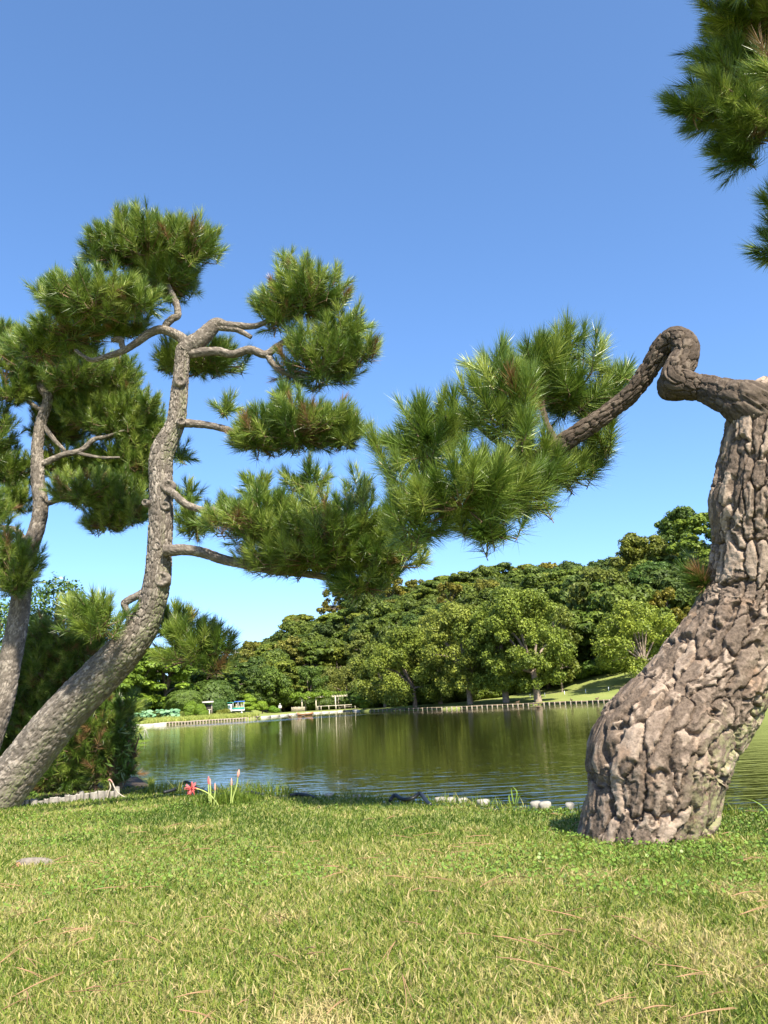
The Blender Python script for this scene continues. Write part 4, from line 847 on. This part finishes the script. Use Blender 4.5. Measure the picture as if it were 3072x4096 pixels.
# people on the far bank
def person(lab, loc, rz, arm=.18):
    J = {'pel': (0, 0, .92, .15), 'wai': (0, 0, 1.08, .14), 'che': (0, .01, 1.3, .165), 'nec': (0, .01, 1.46, .06), 'hd0': (0, -.01, 1.54, .085), 'hd1': (0, -.02, 1.66, .08)}
    Vs = []; Es = []; Rs = []; ix = {}
    def ad(n, p): ix[n] = len(Vs); Vs.append(p[:3]); Rs.append(p[3])
    for n, p in J.items(): ad(n, p)
    for a, b in (('pel', 'wai'), ('wai', 'che'), ('che', 'nec'), ('nec', 'hd0'), ('hd0', 'hd1')): Es.append((ix[a], ix[b]))
    for s, t_ in ((-1, 'l'), (1, 'r')):
        for n, p in (('hip', (s*.1, 0, .86, .1)), ('kne', (s*.11, -.02*s, .48, .065)), ('ank', (s*.11, .03*s, .08, .045)), ('toe', (s*.12, -.12+.03*s, .04, .04)), ('sho', (s*.2, .01, 1.38, .075)), ('elb', (s*.27, .02, 1.12, .05)), ('wri', (s*.25, -arm, .92, .038)), ('hnd', (s*.24, -arm-.05, .84, .035))): ad(n+t_, p)
        for a, b in (('hip', 'kne'), ('kne', 'ank'), ('ank', 'toe'), ('sho', 'elb'), ('elb', 'wri'), ('wri', 'hnd')): Es.append((ix[a+t_], ix[b+t_]))
        Es.append((ix['pel'], ix['hip'+t_])); Es.append((ix['che'], ix['sho'+t_]))
    me = bpy.data.meshes.new('body'); me.from_pydata(Vs, Es, []); ob = bpy.data.objects.new('body', me); C.objects.link(ob)
    md = ob.modifiers.new('Skin', 'SKIN'); sk = me.skin_vertices[0].data
    for k_, r_ in enumerate(Rs): sk[k_].radius = (r_, r_*.9)
    sk[0].use_root = True; sb = ob.modifiers.new('Sub', 'SUBSURF'); sb.levels = 1; sb.render_levels = 1
    dg = bpy.context.evaluated_depsgraph_get(); m2 = bpy.data.meshes.new_from_object(ob.evaluated_get(dg))
    bpy.data.objects.remove(ob); m2.name = 'body'; m2.materials.clear()
    for mm in (M['white'], M['trouser'], M['skin']): m2.materials.append(mm)
    for pl in m2.polygons:
        z = pl.center.z; ax_ = abs(pl.center.x); pl.use_smooth = True
        pl.material_index = 2 if (z > 1.47 or (ax_ > .18 and z < .93)) else (1 if z < .93 else 0)
    o = thing('person', lab, 'person', loc, rz=rz); b = bpy.data.objects.new('body', m2); C.objects.link(b); b.parent = o
    V, F = lathe([(.20, 1.66), (.115, 1.68), (.105, 1.76), (.06, 1.79), (.001, 1.795)], 16); mk('hat', V, F, M['white'], o, True, world_v=False)
person('person in a white hat and white shirt with dark trousers standing on the far bank', far(1120, 168), .3)
person('person in a white hat half hidden behind the bright clipped shrub', far(1099, 184), -.4)

# rowing boat
xs_ = np.linspace(-1, 1, 13); V = []
for s in xs_:
    wd = .52*(1-abs(s)**2.6)+.02; sh = .26+.20*abs(s)**2.2
    V += [[s*1.55, -wd, sh], [s*1.5, -wd*.8, sh*.4], [s*1.4, -wd*.4, -.1+.1*s*s], [s*1.4, wd*.4, -.1+.1*s*s], [s*1.5, wd*.8, sh*.4], [s*1.55, wd, sh],
          [s*1.5, wd*.88, sh-.02], [s*1.42, wd*.6, .02], [s*1.42, -wd*.6, .02], [s*1.5, -wd*.88, sh-.02]]
i = np.arange(12)[:, None]*10; j = np.arange(10)[None]; j2 = (j+1) % 10
F = np.stack([i+j, i+10+j, i+10+j2, i+j2], -1).reshape(-1, 4)
bl = gp(1220, 2862, WZ); o = thing('rowing_boat', 'small brown wooden boat moored off the stone kerb', 'boat', (bl[0], bl[1], WZ+.02), rz=.75)
mk('hull', V, F, M['boat'], o, True, world_v=False)
for s in (-.5, .1, .6): MB().box((s*1.3, 0, .17), (.2, .84*(1-abs(s)**2), .04)).build('thwart', M['timber'], o, world_v=False)
MB().box((-1.5, 0, .3), (.14, .1, .5)).build('stem_post', M['timber'], o, world_v=False)
mp = thing('mooring_post', 'short white mooring post beside the small brown boat', 'post', (bl[0]-.95, bl[1]+.4, WZ)); V, F, _, _ = tube([[0, 0, -.8], [0, 0, .38]], [.08, .08], 8); mk('shaft', V, F, M['white'], mp, True, world_v=False); V, F = lathe([(.09, .36), (.09, .42), (.001, .44)], 8); mk('cap', V, F, M['stone'], mp, True, world_v=False)

# ducks
def duck(lab, loc, rz, stand, grp=None):
    o = thing('duck', lab, 'duck', loc, rz=rz, group=grp); z0 = .14 if stand else .02
    P = [[-.26, 0, z0+.10], [-.2, 0, z0+.09], [-.08, 0, z0+.08], [.08, 0, z0+.085], [.17, 0, z0+.12], [.2, 0, z0+.2], [.22, 0, z0+.25], [.27, 0, z0+.255], [.30, 0, z0+.25]]
    V, F, _, _ = tube(P, [.012, .05, .095, .10, .07, .042, .045, .035, .01], 12, 3); mk('body', V, F, M['duck'], o, True, world_v=False)
    MB().box((.33, 0, z0+.245), (.07, .035, .015)).build('bill', M['logend'], o, world_v=False)
    for s in (-1, 1):
        V, F, _, _ = tube([[-.2, s*.05, z0+.12], [-.05, s*.098, z0+.11], [.09, s*.085, z0+.12]], [.01, .035, .02], 8, 3); mk('wing', V, F, M['duck'], o, True, world_v=False)
        if stand: V, F, _, _ = tube([[0, s*.04, 0], [.0, s*.04, z0]], [.01, .01], 5); mk('leg', V, F, M['logend'], o, world_v=False)
def bankp(p, k=.9): return far(p, float(D0(p))+k)
duck('duck standing on the bank lawn edge facing right', bankp(2384), .2, True); duck('duck standing on the bank lawn edge below the white posts', bankp(2283), 1.9, True)
duck('duck resting on the bank edge in the shade of the large cherry', bankp(2067), .1, True)
for p, y_, l, rz in [(2153, 2832, 'duck floating off the log edging below the large cherry', 2.8), (1159, 2868, 'duck swimming beside the brown boat', .2), (1213, 2867, 'small pale duck swimming just off the brown boat', 3.0)]:
    q = gp(p, y_, WZ); duck(l, (q[0], q[1], WZ), rz, False)
# white posts and rope on the bank lawn
prev = None
for p, lab in [(2120, 'white barrier post standing in the shade of the large cherry'), (2179, 'first white barrier post right of the large cherry trunk'), (2258, 'white barrier post beside the slim young cherry'), (2343, 'white barrier post in the open bank lawn'), (2435, 'white barrier post among the branch shadows on the bank lawn'), (2545, 'white barrier post beside the open limbed cherry')]:
    q = far(p, float(D0(p))+13); o = thing('barrier_post', lab, 'post', q); V, F, _, _ = tube([[0, 0, -.1], [0, 0, .5]], [.05, .045], 8); mk('shaft', V, F, M['white'], o, True, world_v=False)
    V, F = lathe([(.06, .48), (.06, .52), (.001, .54)], 8); mk('cap', V, F, M['white'], o, True, world_v=False)
    if prev is not None:
        m_ = (q+prev)/2+[0, 0, .36]; V, F, _, _ = tube([prev+[0, 0, .46], m_, q+[0, 0, .46]], [.012]*3, 5, 5); tag(mk('barrier_rope', V, F, M['timber'], None), 'thin rope running into the '+lab, 'rope')
    prev = q

# ------------------------------------------------------------------ near bank details
M['nearlog'] = plain('cut_log', (.22, .20, .175), .9, .35, 25); M['nearlogtop'] = plain('cut_log_top', (.36, .33, .285), .9, .25, 40)
M['soil'] = plain('bed_soil', (.055, .04, .028), .95, .4, 20)
bed = np.array([[-12, 9.2], [-4.4, 9.0], [-3.9, 9.08], [-3.15, 9.55], [-3.0, 9.9], [-3.1, 10.7], [-3.7, 12.2], [-5.1, 13.4], [-12, 16]])
mk_v = np.column_stack([bed, np.array([lawn_z(a, b)+.01 for a, b in bed])])
mb_ = bpy.data.meshes.new('planted_bed'); mb_.from_pydata(mk_v.tolist(), [], [list(range(len(bed)))]); mb_.materials.append(M['soil']); ob_ = bpy.data.objects.new('planted_bed', mb_); C.objects.link(ob_); tag(ob_, kind='structure')
le = gp(110, 3222); LE = thing('log_edging', 'row of short grey cut logs edging the planted bed by the leaning trunk', 'edging', (le[0], le[1], 0))
for k, (x0, x1, yt, yb) in enumerate([(160, 245, 1335, 1395), (250, 325, 1350, 1390), (330, 390, 1330, 1385), (390, 480, 1315, 1385), (480, 572, 1315, 1370), (575, 635, 1285, 1360), (632, 705, 1290, 1360), (705, 765, 1275, 1345), (745, 800, 1240, 1330), (805, 860, 1265, 1335), (880, 965, 1255, 1335), (965, 1045, 1240, 1325), (1050, 1100, 1235, 1300), (1110, 1160, 1240, 1295), (1165, 1230, 1190, 1288), (90, 150, 1345, 1400), (30, 85, 1360, 1410)]):
    s = .3375; q = gp(60+(x0+x1)/2*s, 2750+(yb+6)*s); r_ = (x1-x0)*s*.5*q[1]/FPX; h_ = (yb-yt)*s*q[1]/FPX*1.05; q = q+np.array([0, r_, 0])
    nz = rng.uniform(.9, 1.08, 18); V, F = lathe([(1, -.1), (1, h_-.012), (.93, h_)], 18); V[:, :2] *= (r_*np.tile(nz, 3))[:, None]; V[:, 2] += np.tile(rng.normal(0, .004, 18), 3)*(V[:, 2] > .05)
    tl = rng.normal(0, .05, 2); V[:, 0] += V[:, 2]*tl[0]; V[:, 1] += V[:, 2]*tl[1]
    lg = mk('log', V+q, F, M['nearlog'], LE, True)
    Vt = np.vstack([V[36:], [[V[36:, 0].mean(), V[36:, 1].mean(), h_+.002]]]); a = np.arange(0, 18, 2); mk('cut_face', Vt+q, np.stack([np.full(9, 18), a, a+1, (a+2) % 18], -1), M['nearlogtop'], lg)
# knotted rope looped over the edging
M['rope'] = plain('grey_rope', (.36, .31, .25), .9, .3, 60); M['redtape'] = plain('red_tape', (.40, .20, .17), .7, .2, 30)
q = gp(438, 3196)
def ppl(pts, Y): return np.array([at(a, b, Y) for a, b in pts])
ro = thing('knotted_rope', 'stiff grey rope standing in a bent loop with a red taped end', 'rope', (q[0], q[1], 0)); Yr = q[1]
V, F, _, _ = tube(ppl([(428, 3196), (434, 3170), (442, 3150), (438, 3130), (437, 3120)], Yr), [.006, .006, .008, .005, .007], 8, 5); mk('short_strand', V, F, M['rope'], ro, True)
V, F, _, _ = tube(ppl([(437, 3120), (448, 3128), (458, 3150), (472, 3170), (490, 3184), (506, 3190)], Yr), [.006, .007, .007, .006, .006, .006], 8, 5); mk('long_strand', V, F, M['rope'], ro, True)
V, F, _, _ = tube(ppl([(432, 3124), (437, 3118), (444, 3122), (449, 3131)], Yr-.015), [.005, .008, .007, .005], 8, 4); mk('taped_end', V, F, M['redtape'], ro, True)

# black hoses on the grass
M['hose'] = plain('black_hose', (.012, .014, .016), .45, .2, 20, .5)
def hose(lab, pts, r_=.017):
    P = np.array([gp(a, b) for a, b, h in pts]); P[:, 2] += [h for *_, h in pts]; V, F, _, _ = tube(P, [r_]*len(P), 10, 8); tag(mk('garden_hose', V, F, M['hose'], None, True), lab, 'hose')
hose('black garden hose lying at the shore behind the red spider lily', [(655, 3182, .03), (700, 3176, .05), (745, 3166, .10), (790, 3178, .06), (850, 3186, .03), (930, 3190, .02), (1000, 3186, .04), (1045, 3189, .02)])
hose('short black hose end in the grass by the pale stones', [(1160, 3192, .02), (1190, 3190, .03), (1230, 3193, .025), (1262, 3197, .01)])
hose('black garden hose in a wavy hump on the shaded grass', [(1560, 3204, .0), (1580, 3200, .04), (1612, 3206, .02), (1650, 3208, .03), (1682, 3203, .06), (1706, 3214, .02), (1722, 3220, .0)])
M['shorestone'] = plain('shore_stone', (.30, .28, .245), .9, .3, 14)
# pale stones along the waterline
for k, (a, b, y_, lab) in enumerate([(1205, 1232, 3178, 'flat pale stone at the shore beside the hose end'), (1304, 1332, 3184, 'small pale stone in a grass tuft'), (1398, 1464, 3190, 'long pale stone at the shore before the shaded grass'), (1738, 1786, 3202, 'pale stone touching the shaded grass right of the wavy hose'), (1789, 1824, 3210, 'tilted pale stone beside its neighbour right of the wavy hose'), (1843, 1866, 3208, 'narrow pale stone between two grass tufts'), (1912, 1960, 3214, 'low pale stone near the tall shore grass'), (2122, 2162, 3219, 'bright squarish stone beside the tall shore grass'), (2166, 2205, 3224, 'shaded pale stone by the squarish one'), (2270, 2300, 3228, 'half hidden stone close to the plated trunk')]):
    q = gp((a+b)/2, y_); w_ = (b-a)*q[1]/FPX; q[1] = float(shore(q[0]))-.05
    V, F = lathe([(.001, .07), (.75, .065), (.97, .03), (1, -.05), (.9, -.14)], 12); V = V*np.array([w_*.5, .055, 1]); V += .012*np.column_stack([vnoise(V[:, 0]*30+k*9, V[:, 1]*30, 5+c_)-.5 for c_ in range(3)])
    tag(mk('shore_stone', ((V*[1, 1, .22]) @ rotz(-.7+rng.normal(0, .2)).T)+[q[0], q[1], .012], F, M['shorestone'], None, True), lab, 'stone')
# weathered log chunk in the lawn
q = gp(140, 3470); lc = thing('log_chunk', 'weathered pale log chunk half sunk in the lawn', 'log', (q[0], q[1], -.012), sc=.85)
V, F, A = bark_tube(np.array([[-.125, 0, .03], [-.06, .0, .035], [.05, .02, .03], [.115, .03, .02]]), np.array([.034, .045, .042, .03]), 40, 8, (.03, .1), .006, 91, None, .8)
mk('bark', V, F, plain('log_chunk_wood', (.17, .145, .12), .9, .35, 40), lc, True, world_v=False)
V, F, A = bark_tube(np.array([[-.15, -.02, .0], [-.11, -.03, .03], [-.075, -.035, .01]]), np.array([.02, .03, .02]), 20, 5, (.03, .05), .004, 92); mk('knob', V, F, M['boat'], lc, True, world_v=False)

# spider lily clump
M['lily'] = leaf('lily_red', [(0, (.60, .07, .08)), (1, (.85, .27, .25))], .3, .5, .3); M['stem'] = plain('lily_stem', (.30, .36, .10), .6, .2, 30)
q0 = gp(880, 3236); Yl_ = q0[1]
def lstem(o, pts): V, F, _, _ = tube(ppl(pts, Yl_), np.linspace(.007, .005, len(pts)), 7, 5); return mk('stem', V, F, M['stem'], o, True)
o = thing('spider_lily', 'open red spider lily flower drooping on a bent stem', 'flower', q0); lstem(o, [(882, 3236), (862, 3205), (838, 3178), (805, 3160), (772, 3153)])
c0 = at(766, 3154, Yl_); mb = MB()
for k in range(42):
    d = unit(rng.normal(size=3)); L_ = rng.uniform(.04, .065); e = unit(np.cross(d, rng.normal(size=3))); cur = e*.035
    mb.add(*tube([c0, c0+d*L_*.5+cur*.3, c0+d*L_+cur], [.005, .006, .0015], 4, 3)[:2])
V, F = mb.get(); mk('petals', V, F, M['lily'], o, attrs={'tint': rng.random(len(V))})
def bud(lab, pts, r_, mat):
    o = thing('lily_bud', lab, 'flower', (ppl(pts[:1], Yl_)[0][0], Yl_, 0)); lstem(o, pts); e = ppl(pts[-2:], Yl_); d = unit(e[1]-e[0])
    V, F, _, _ = tube([e[1]-d*.01, e[1]+d*.015, e[1]+d*.04, e[1]+d*.06], [r_*.5, r_, r_*.8, .002], 8, 4); mk('bud', V, F, mat, o, True, {'tint': rng.random(len(V))})
M['pinkbud'] = leaf('pink_bud', [(0, (.55, .24, .18)), (1, (.66, .36, .26))], .1, .6)
bud('tall closed pink lily bud on the tallest stalk', [(928, 3228), (932, 3190), (945, 3150), (952, 3105)], .012, M['pinkbud'])
bud('dark red lily bud on an upright stalk beside the open flower', [(838, 3230), (836, 3190), (834, 3150), (834, 3133)], .009, M['lily'])
bud('pale pink lily bud close behind the dark red one', [(846, 3232), (843, 3190), (842, 3155), (841, 3140)], .008, M['pinkbud'])
bud('short pink lily bud near the pale one', [(856, 3232), (857, 3200), (860, 3170), (860, 3160)], .008, M['pinkbud'])
bud('lily bud on a short stalk left of the tallest stalk', [(922, 3226), (924, 3190), (926, 3160), (926, 3140)], .008, M['pinkbud'])
def clump(name, lab, cat, px, py, n, L0, L1, w_, spread, tint=(.1, .55), lean=.7, mat='grass'):
    q = gp(px, py); x = q[0]+rng.normal(0, spread, n); y = q[1]+rng.normal(0, spread*.6, n)
    V, F, T = blades(x, y, lawn_z(x, y)-.01, rng.uniform(L0, L1, n), np.full(n, w_), rng.uniform(.1, lean, n), rng.uniform(*tint, n)); return tag(mk(name, V, F, M[mat], attrs={'tint': T}), lab, cat, kind='stuff')
clump('lily_leaves', 'dense clump of green leaves around the lily stalks', 'plant', 870, 3232, 260, .05, .16, .009, .09); clump('lily_leaves', 'clump of grassy leaves at the foot of the tallest lily stalk', 'plant', 950, 3222, 260, .06, .18, .009, .10)
# longer grass along the shore
n = 5200; x = rng.uniform(-3.2, 4.0, n); k = vnoise(x*2.4+7, x*0+3, 12); keep = rng.random(n) < sst(.25, .6, k)+.12; x = x[keep]; n = len(x); y = shore(x)-rng.uniform(.0, .22, n)
V, F, T = blades(x, y, lawn_z(x, y)-.01, rng.uniform(.05, .16, n)*(.5+vnoise(x*2.4+7, x*0+3, 12)), np.full(n, .007), rng.uniform(.1, .8, n), np.clip(rng.normal(.42, .2, n), 0, 1))
tag(mk('shore_grass', V, F, M['grass'], attrs={'tint': T}), 'fringe of longer uncut grass along the waterline', 'grass', kind='stuff')
def bladeplant(lab, pts_list, w_=.012):
    q = gp(*pts_list[0][0]); o = thing('reed_plant', lab, 'plant', (q[0], q[1], 0))
    for pts in pts_list:
        P = catmull(ppl(pts, q[1]), 6); n_ = len(P); ww = w_*np.sin(np.linspace(.5, math.pi, n_))**.7; sd_ = np.array([.85, .5, 0])
        V = np.stack([P-sd_*ww[:, None]*.5, P+[0, 0, -.002], P+sd_*ww[:, None]*.5], 1).reshape(-1, 3); i_ = np.arange(n_-1)[:, None]*3
        mk('leaf', V, np.concatenate([i_+[0, 1, 4, 3], i_+[1, 2, 5, 4]]), M['clover'], o, True, {'tint': rng.uniform(.5, 1, len(V))})
bladeplant('single upright green blade standing left of the plated trunk', [[(2325, 3330), (2322, 3290), (2316, 3245), (2312, 3208)], [(2332, 3335), (2326, 3310), (2324, 3290)]], .018)
bladeplant('arching grass blades growing against the right foot of the plated trunk', [[(2810, 3330), (2840, 3275), (2880, 3215), (2930, 3195), (2985, 3190)], [(2815, 3330), (2870, 3180), (2910, 3090), (2955, 3035)], [(2812, 3330), (2830, 3290), (2850, 3260)], [(2700, 3365), (2697, 3310), (2690, 3270)], [(2690, 3365), (2680, 3325), (2672, 3300)]], .014)
bladeplant('arching grass blades at the shore right of the plated trunk', [[(3090, 3290), (3060, 3235), (3020, 3205), (2985, 3195)], [(3100, 3290), (3080, 3260), (3060, 3250)]], .014)
bladeplant('tall reed blades at the waterline left of the plated trunk', [[(2055, 3216), (2048, 3180), (2044, 3150)], [(2066, 3216), (2078, 3185), (2095, 3170)], [(2060, 3216), (2068, 3170), (2050, 3145)], [(2040, 3216), (2036, 3190), (2037, 3178)]], .014)
bladeplant('pale green blades at the left lawn edge beside the log chunk', [[(-10, 3490), (30, 3450), (70, 3420), (110, 3385)], [(-15, 3480), (20, 3450), (50, 3435)], [(0, 3510), (40, 3470), (85, 3440)]], .012)

# fallen pine needles on the lawn
M['fallen'] = plain('fallen_needle', (.30, .18, .095), .8, .3, 30)
nm = []
for k in range(6):
    L_ = .07+.016*k; cv_ = rng.uniform(-.02, .02); mb = MB()
    for s in (-1, 1): mb.add(*tube([[-L_/2, 0, 0], [0, cv_*.5+s*.002*(k % 3), .004], [L_/2, cv_+s*.006*(k % 3), 0]], [.0013, .0013, .0006], 4, 4)[:2])
    V, F = mb.get(); a = mk('fallen_pine_needle', V, F, M['fallen'], link=False); nm.append(a.data)
for k in range(230):
    if k % 3 == 0: y = float(2.2*(6.5/2.2)**rng.random()); x = float(rng.uniform(-1, 1)*(.5*y+.3)); y0_, x0_ = y, x
    else: y = y0_+float(rng.normal(0, .16)); x = x0_+float(rng.normal(0, .2))
    if y > shore(x)-.2: continue
    o = bpy.data.objects.new('fallen_pine_needle', nm[rng.integers(6)]); C.objects.link(o); o.location = (x, y, float(lawn_z(x, y))+rng.uniform(.030, .048)); o.rotation_euler = (rng.normal(0, .15), rng.normal(0, .18), rng.normal(.25, .9)); o.scale = (rng.uniform(.7, 1.3), 1.0, 1.0)
    tag(o, 'dry brown fallen pine needle lying on the lawn', 'pine needle', 'fallen pine needles on the lawn')

# leafy shrubs at the left
def shrub(name, lab, px, py, Y, lobes, n, L_, W_, z0=0.):
    b = at(px, py, Y); o = thing(name, lab, 'shrub', (b[0], Y, z0)); l_ = np.array([[*(at(a, c, Y+dy)), r_*Y/FPX] for a, c, r_, dy in lobes])
    V, F, T = make_crown(l_, n, L_, W_, .9, .6, .3, tri=False); mk('leaves', V, F, M['shrubleaf'], o, attrs={'tint': T})
    for q in l_: V, F, _, _ = tube([[b[0], Y, z0-.1], [(b[0]+q[0])/2, Y+.05, (z0+q[2])/2], q[:3]], [.03, .02, .008], 7, 4); mk('stem', V, F, M['twig'], o, True)
shrub('leafy_shrub', 'glossy leafy shrub with compound leaves rising behind the shaded pine bush', 200, 3000, 14.5, [(230, 2380, 90, 0), (160, 2420, 90, .2), (120, 2500, 110, .3), (290, 2370, 50, 0), (320, 2410, 40, 0), (60, 2520, 110, .2), (180, 2520, 110, .3), (20, 2640, 120, .2), (0, 2480, 100, .2), (100, 2640, 100, .3)], 5200, .085, .04)
shrub('bamboo_shrub', 'bright narrow leaved shrub leaning over the water beside the pine bush', 455, 3180, 10.3, [(480, 2920, 45, 0), (515, 2960, 35, -.1), (490, 3000, 40, -.1), (440, 2950, 55, .1), (515, 3050, 28, -.1), (490, 3100, 30, -.1), (430, 3040, 60, .1), (535, 2905, 25, 0), (545, 3000, 18, 0), (460, 2880, 30, 0), (555, 2950, 14, -.2), (540, 3060, 16, -.2)], 620, .13, .021)
shrub('leafy_shrub', 'low dark leafy shrub at the left frame edge behind the leaning trunk', 60, 3180, 9.9, [(90, 3160, 40, 0), (130, 3190, 25, -.1), (40, 3140, 60, 0)], 420, .06, .035)
bladeplant_Y = 10.6
o = thing('silver_grass', 'tall pale silver grass stalks with drooping plumes over the pond edge', 'grass', (at(470, 3100, 10.4)[0], 10.4, 0))
for k, pts in enumerate([[(470, 3080), (500, 2990), (540, 2935), (580, 2915)], [(460, 3080), (490, 2960), (520, 2925)], [(400, 2960), (398, 2860), (396, 2800)], [(410, 2960), (425, 2860), (430, 2815)], [(430, 2960), (470, 2880), (500, 2850), (520, 2835)], [(380, 2960), (378, 2880), (380, 2830)]]):
    P = ppl(pts, 10.4); V, F, _, _ = tube(P, np.linspace(.008, .003, len(P)), 6, 6); mk('stalk', V, F, M['stem'], o, True)
    e = P[-1]; pl = [e+rng.normal(0, .02, 3)-[0, 0, .03*q] for q in range(8)]; V, F = sticks(np.repeat(e[None], 8, 0), np.array(pl)+rng.normal(0, .025, (8, 3)), .003, .001); mk('plume', V, F, M['stone'], o)
for k, pts in enumerate([[(480, 3040), (520, 2975), (560, 2965), (605, 2962)], [(470, 3040), (510, 2990), (550, 2982), (590, 2978)], [(480, 3030), (530, 2990), (545, 3010)]]):
    P = catmull(ppl(pts, 10.3), 6); n_ = len(P); ww = .035*np.sin(np.linspace(.3, math.pi, n_))**.8; V = np.stack([P-[0, 0, .5]*ww[:, None], P, P+[0, 0, .5]*ww[:, None]], 1).reshape(-1, 3); i_ = np.arange(n_-1)[:, None]*3
    mk('leaf', V, np.concatenate([i_+[0, 1, 4, 3], i_+[1, 2, 5, 4]]), M['clover'], o, True, {'tint': np.full(len(V), .9)})
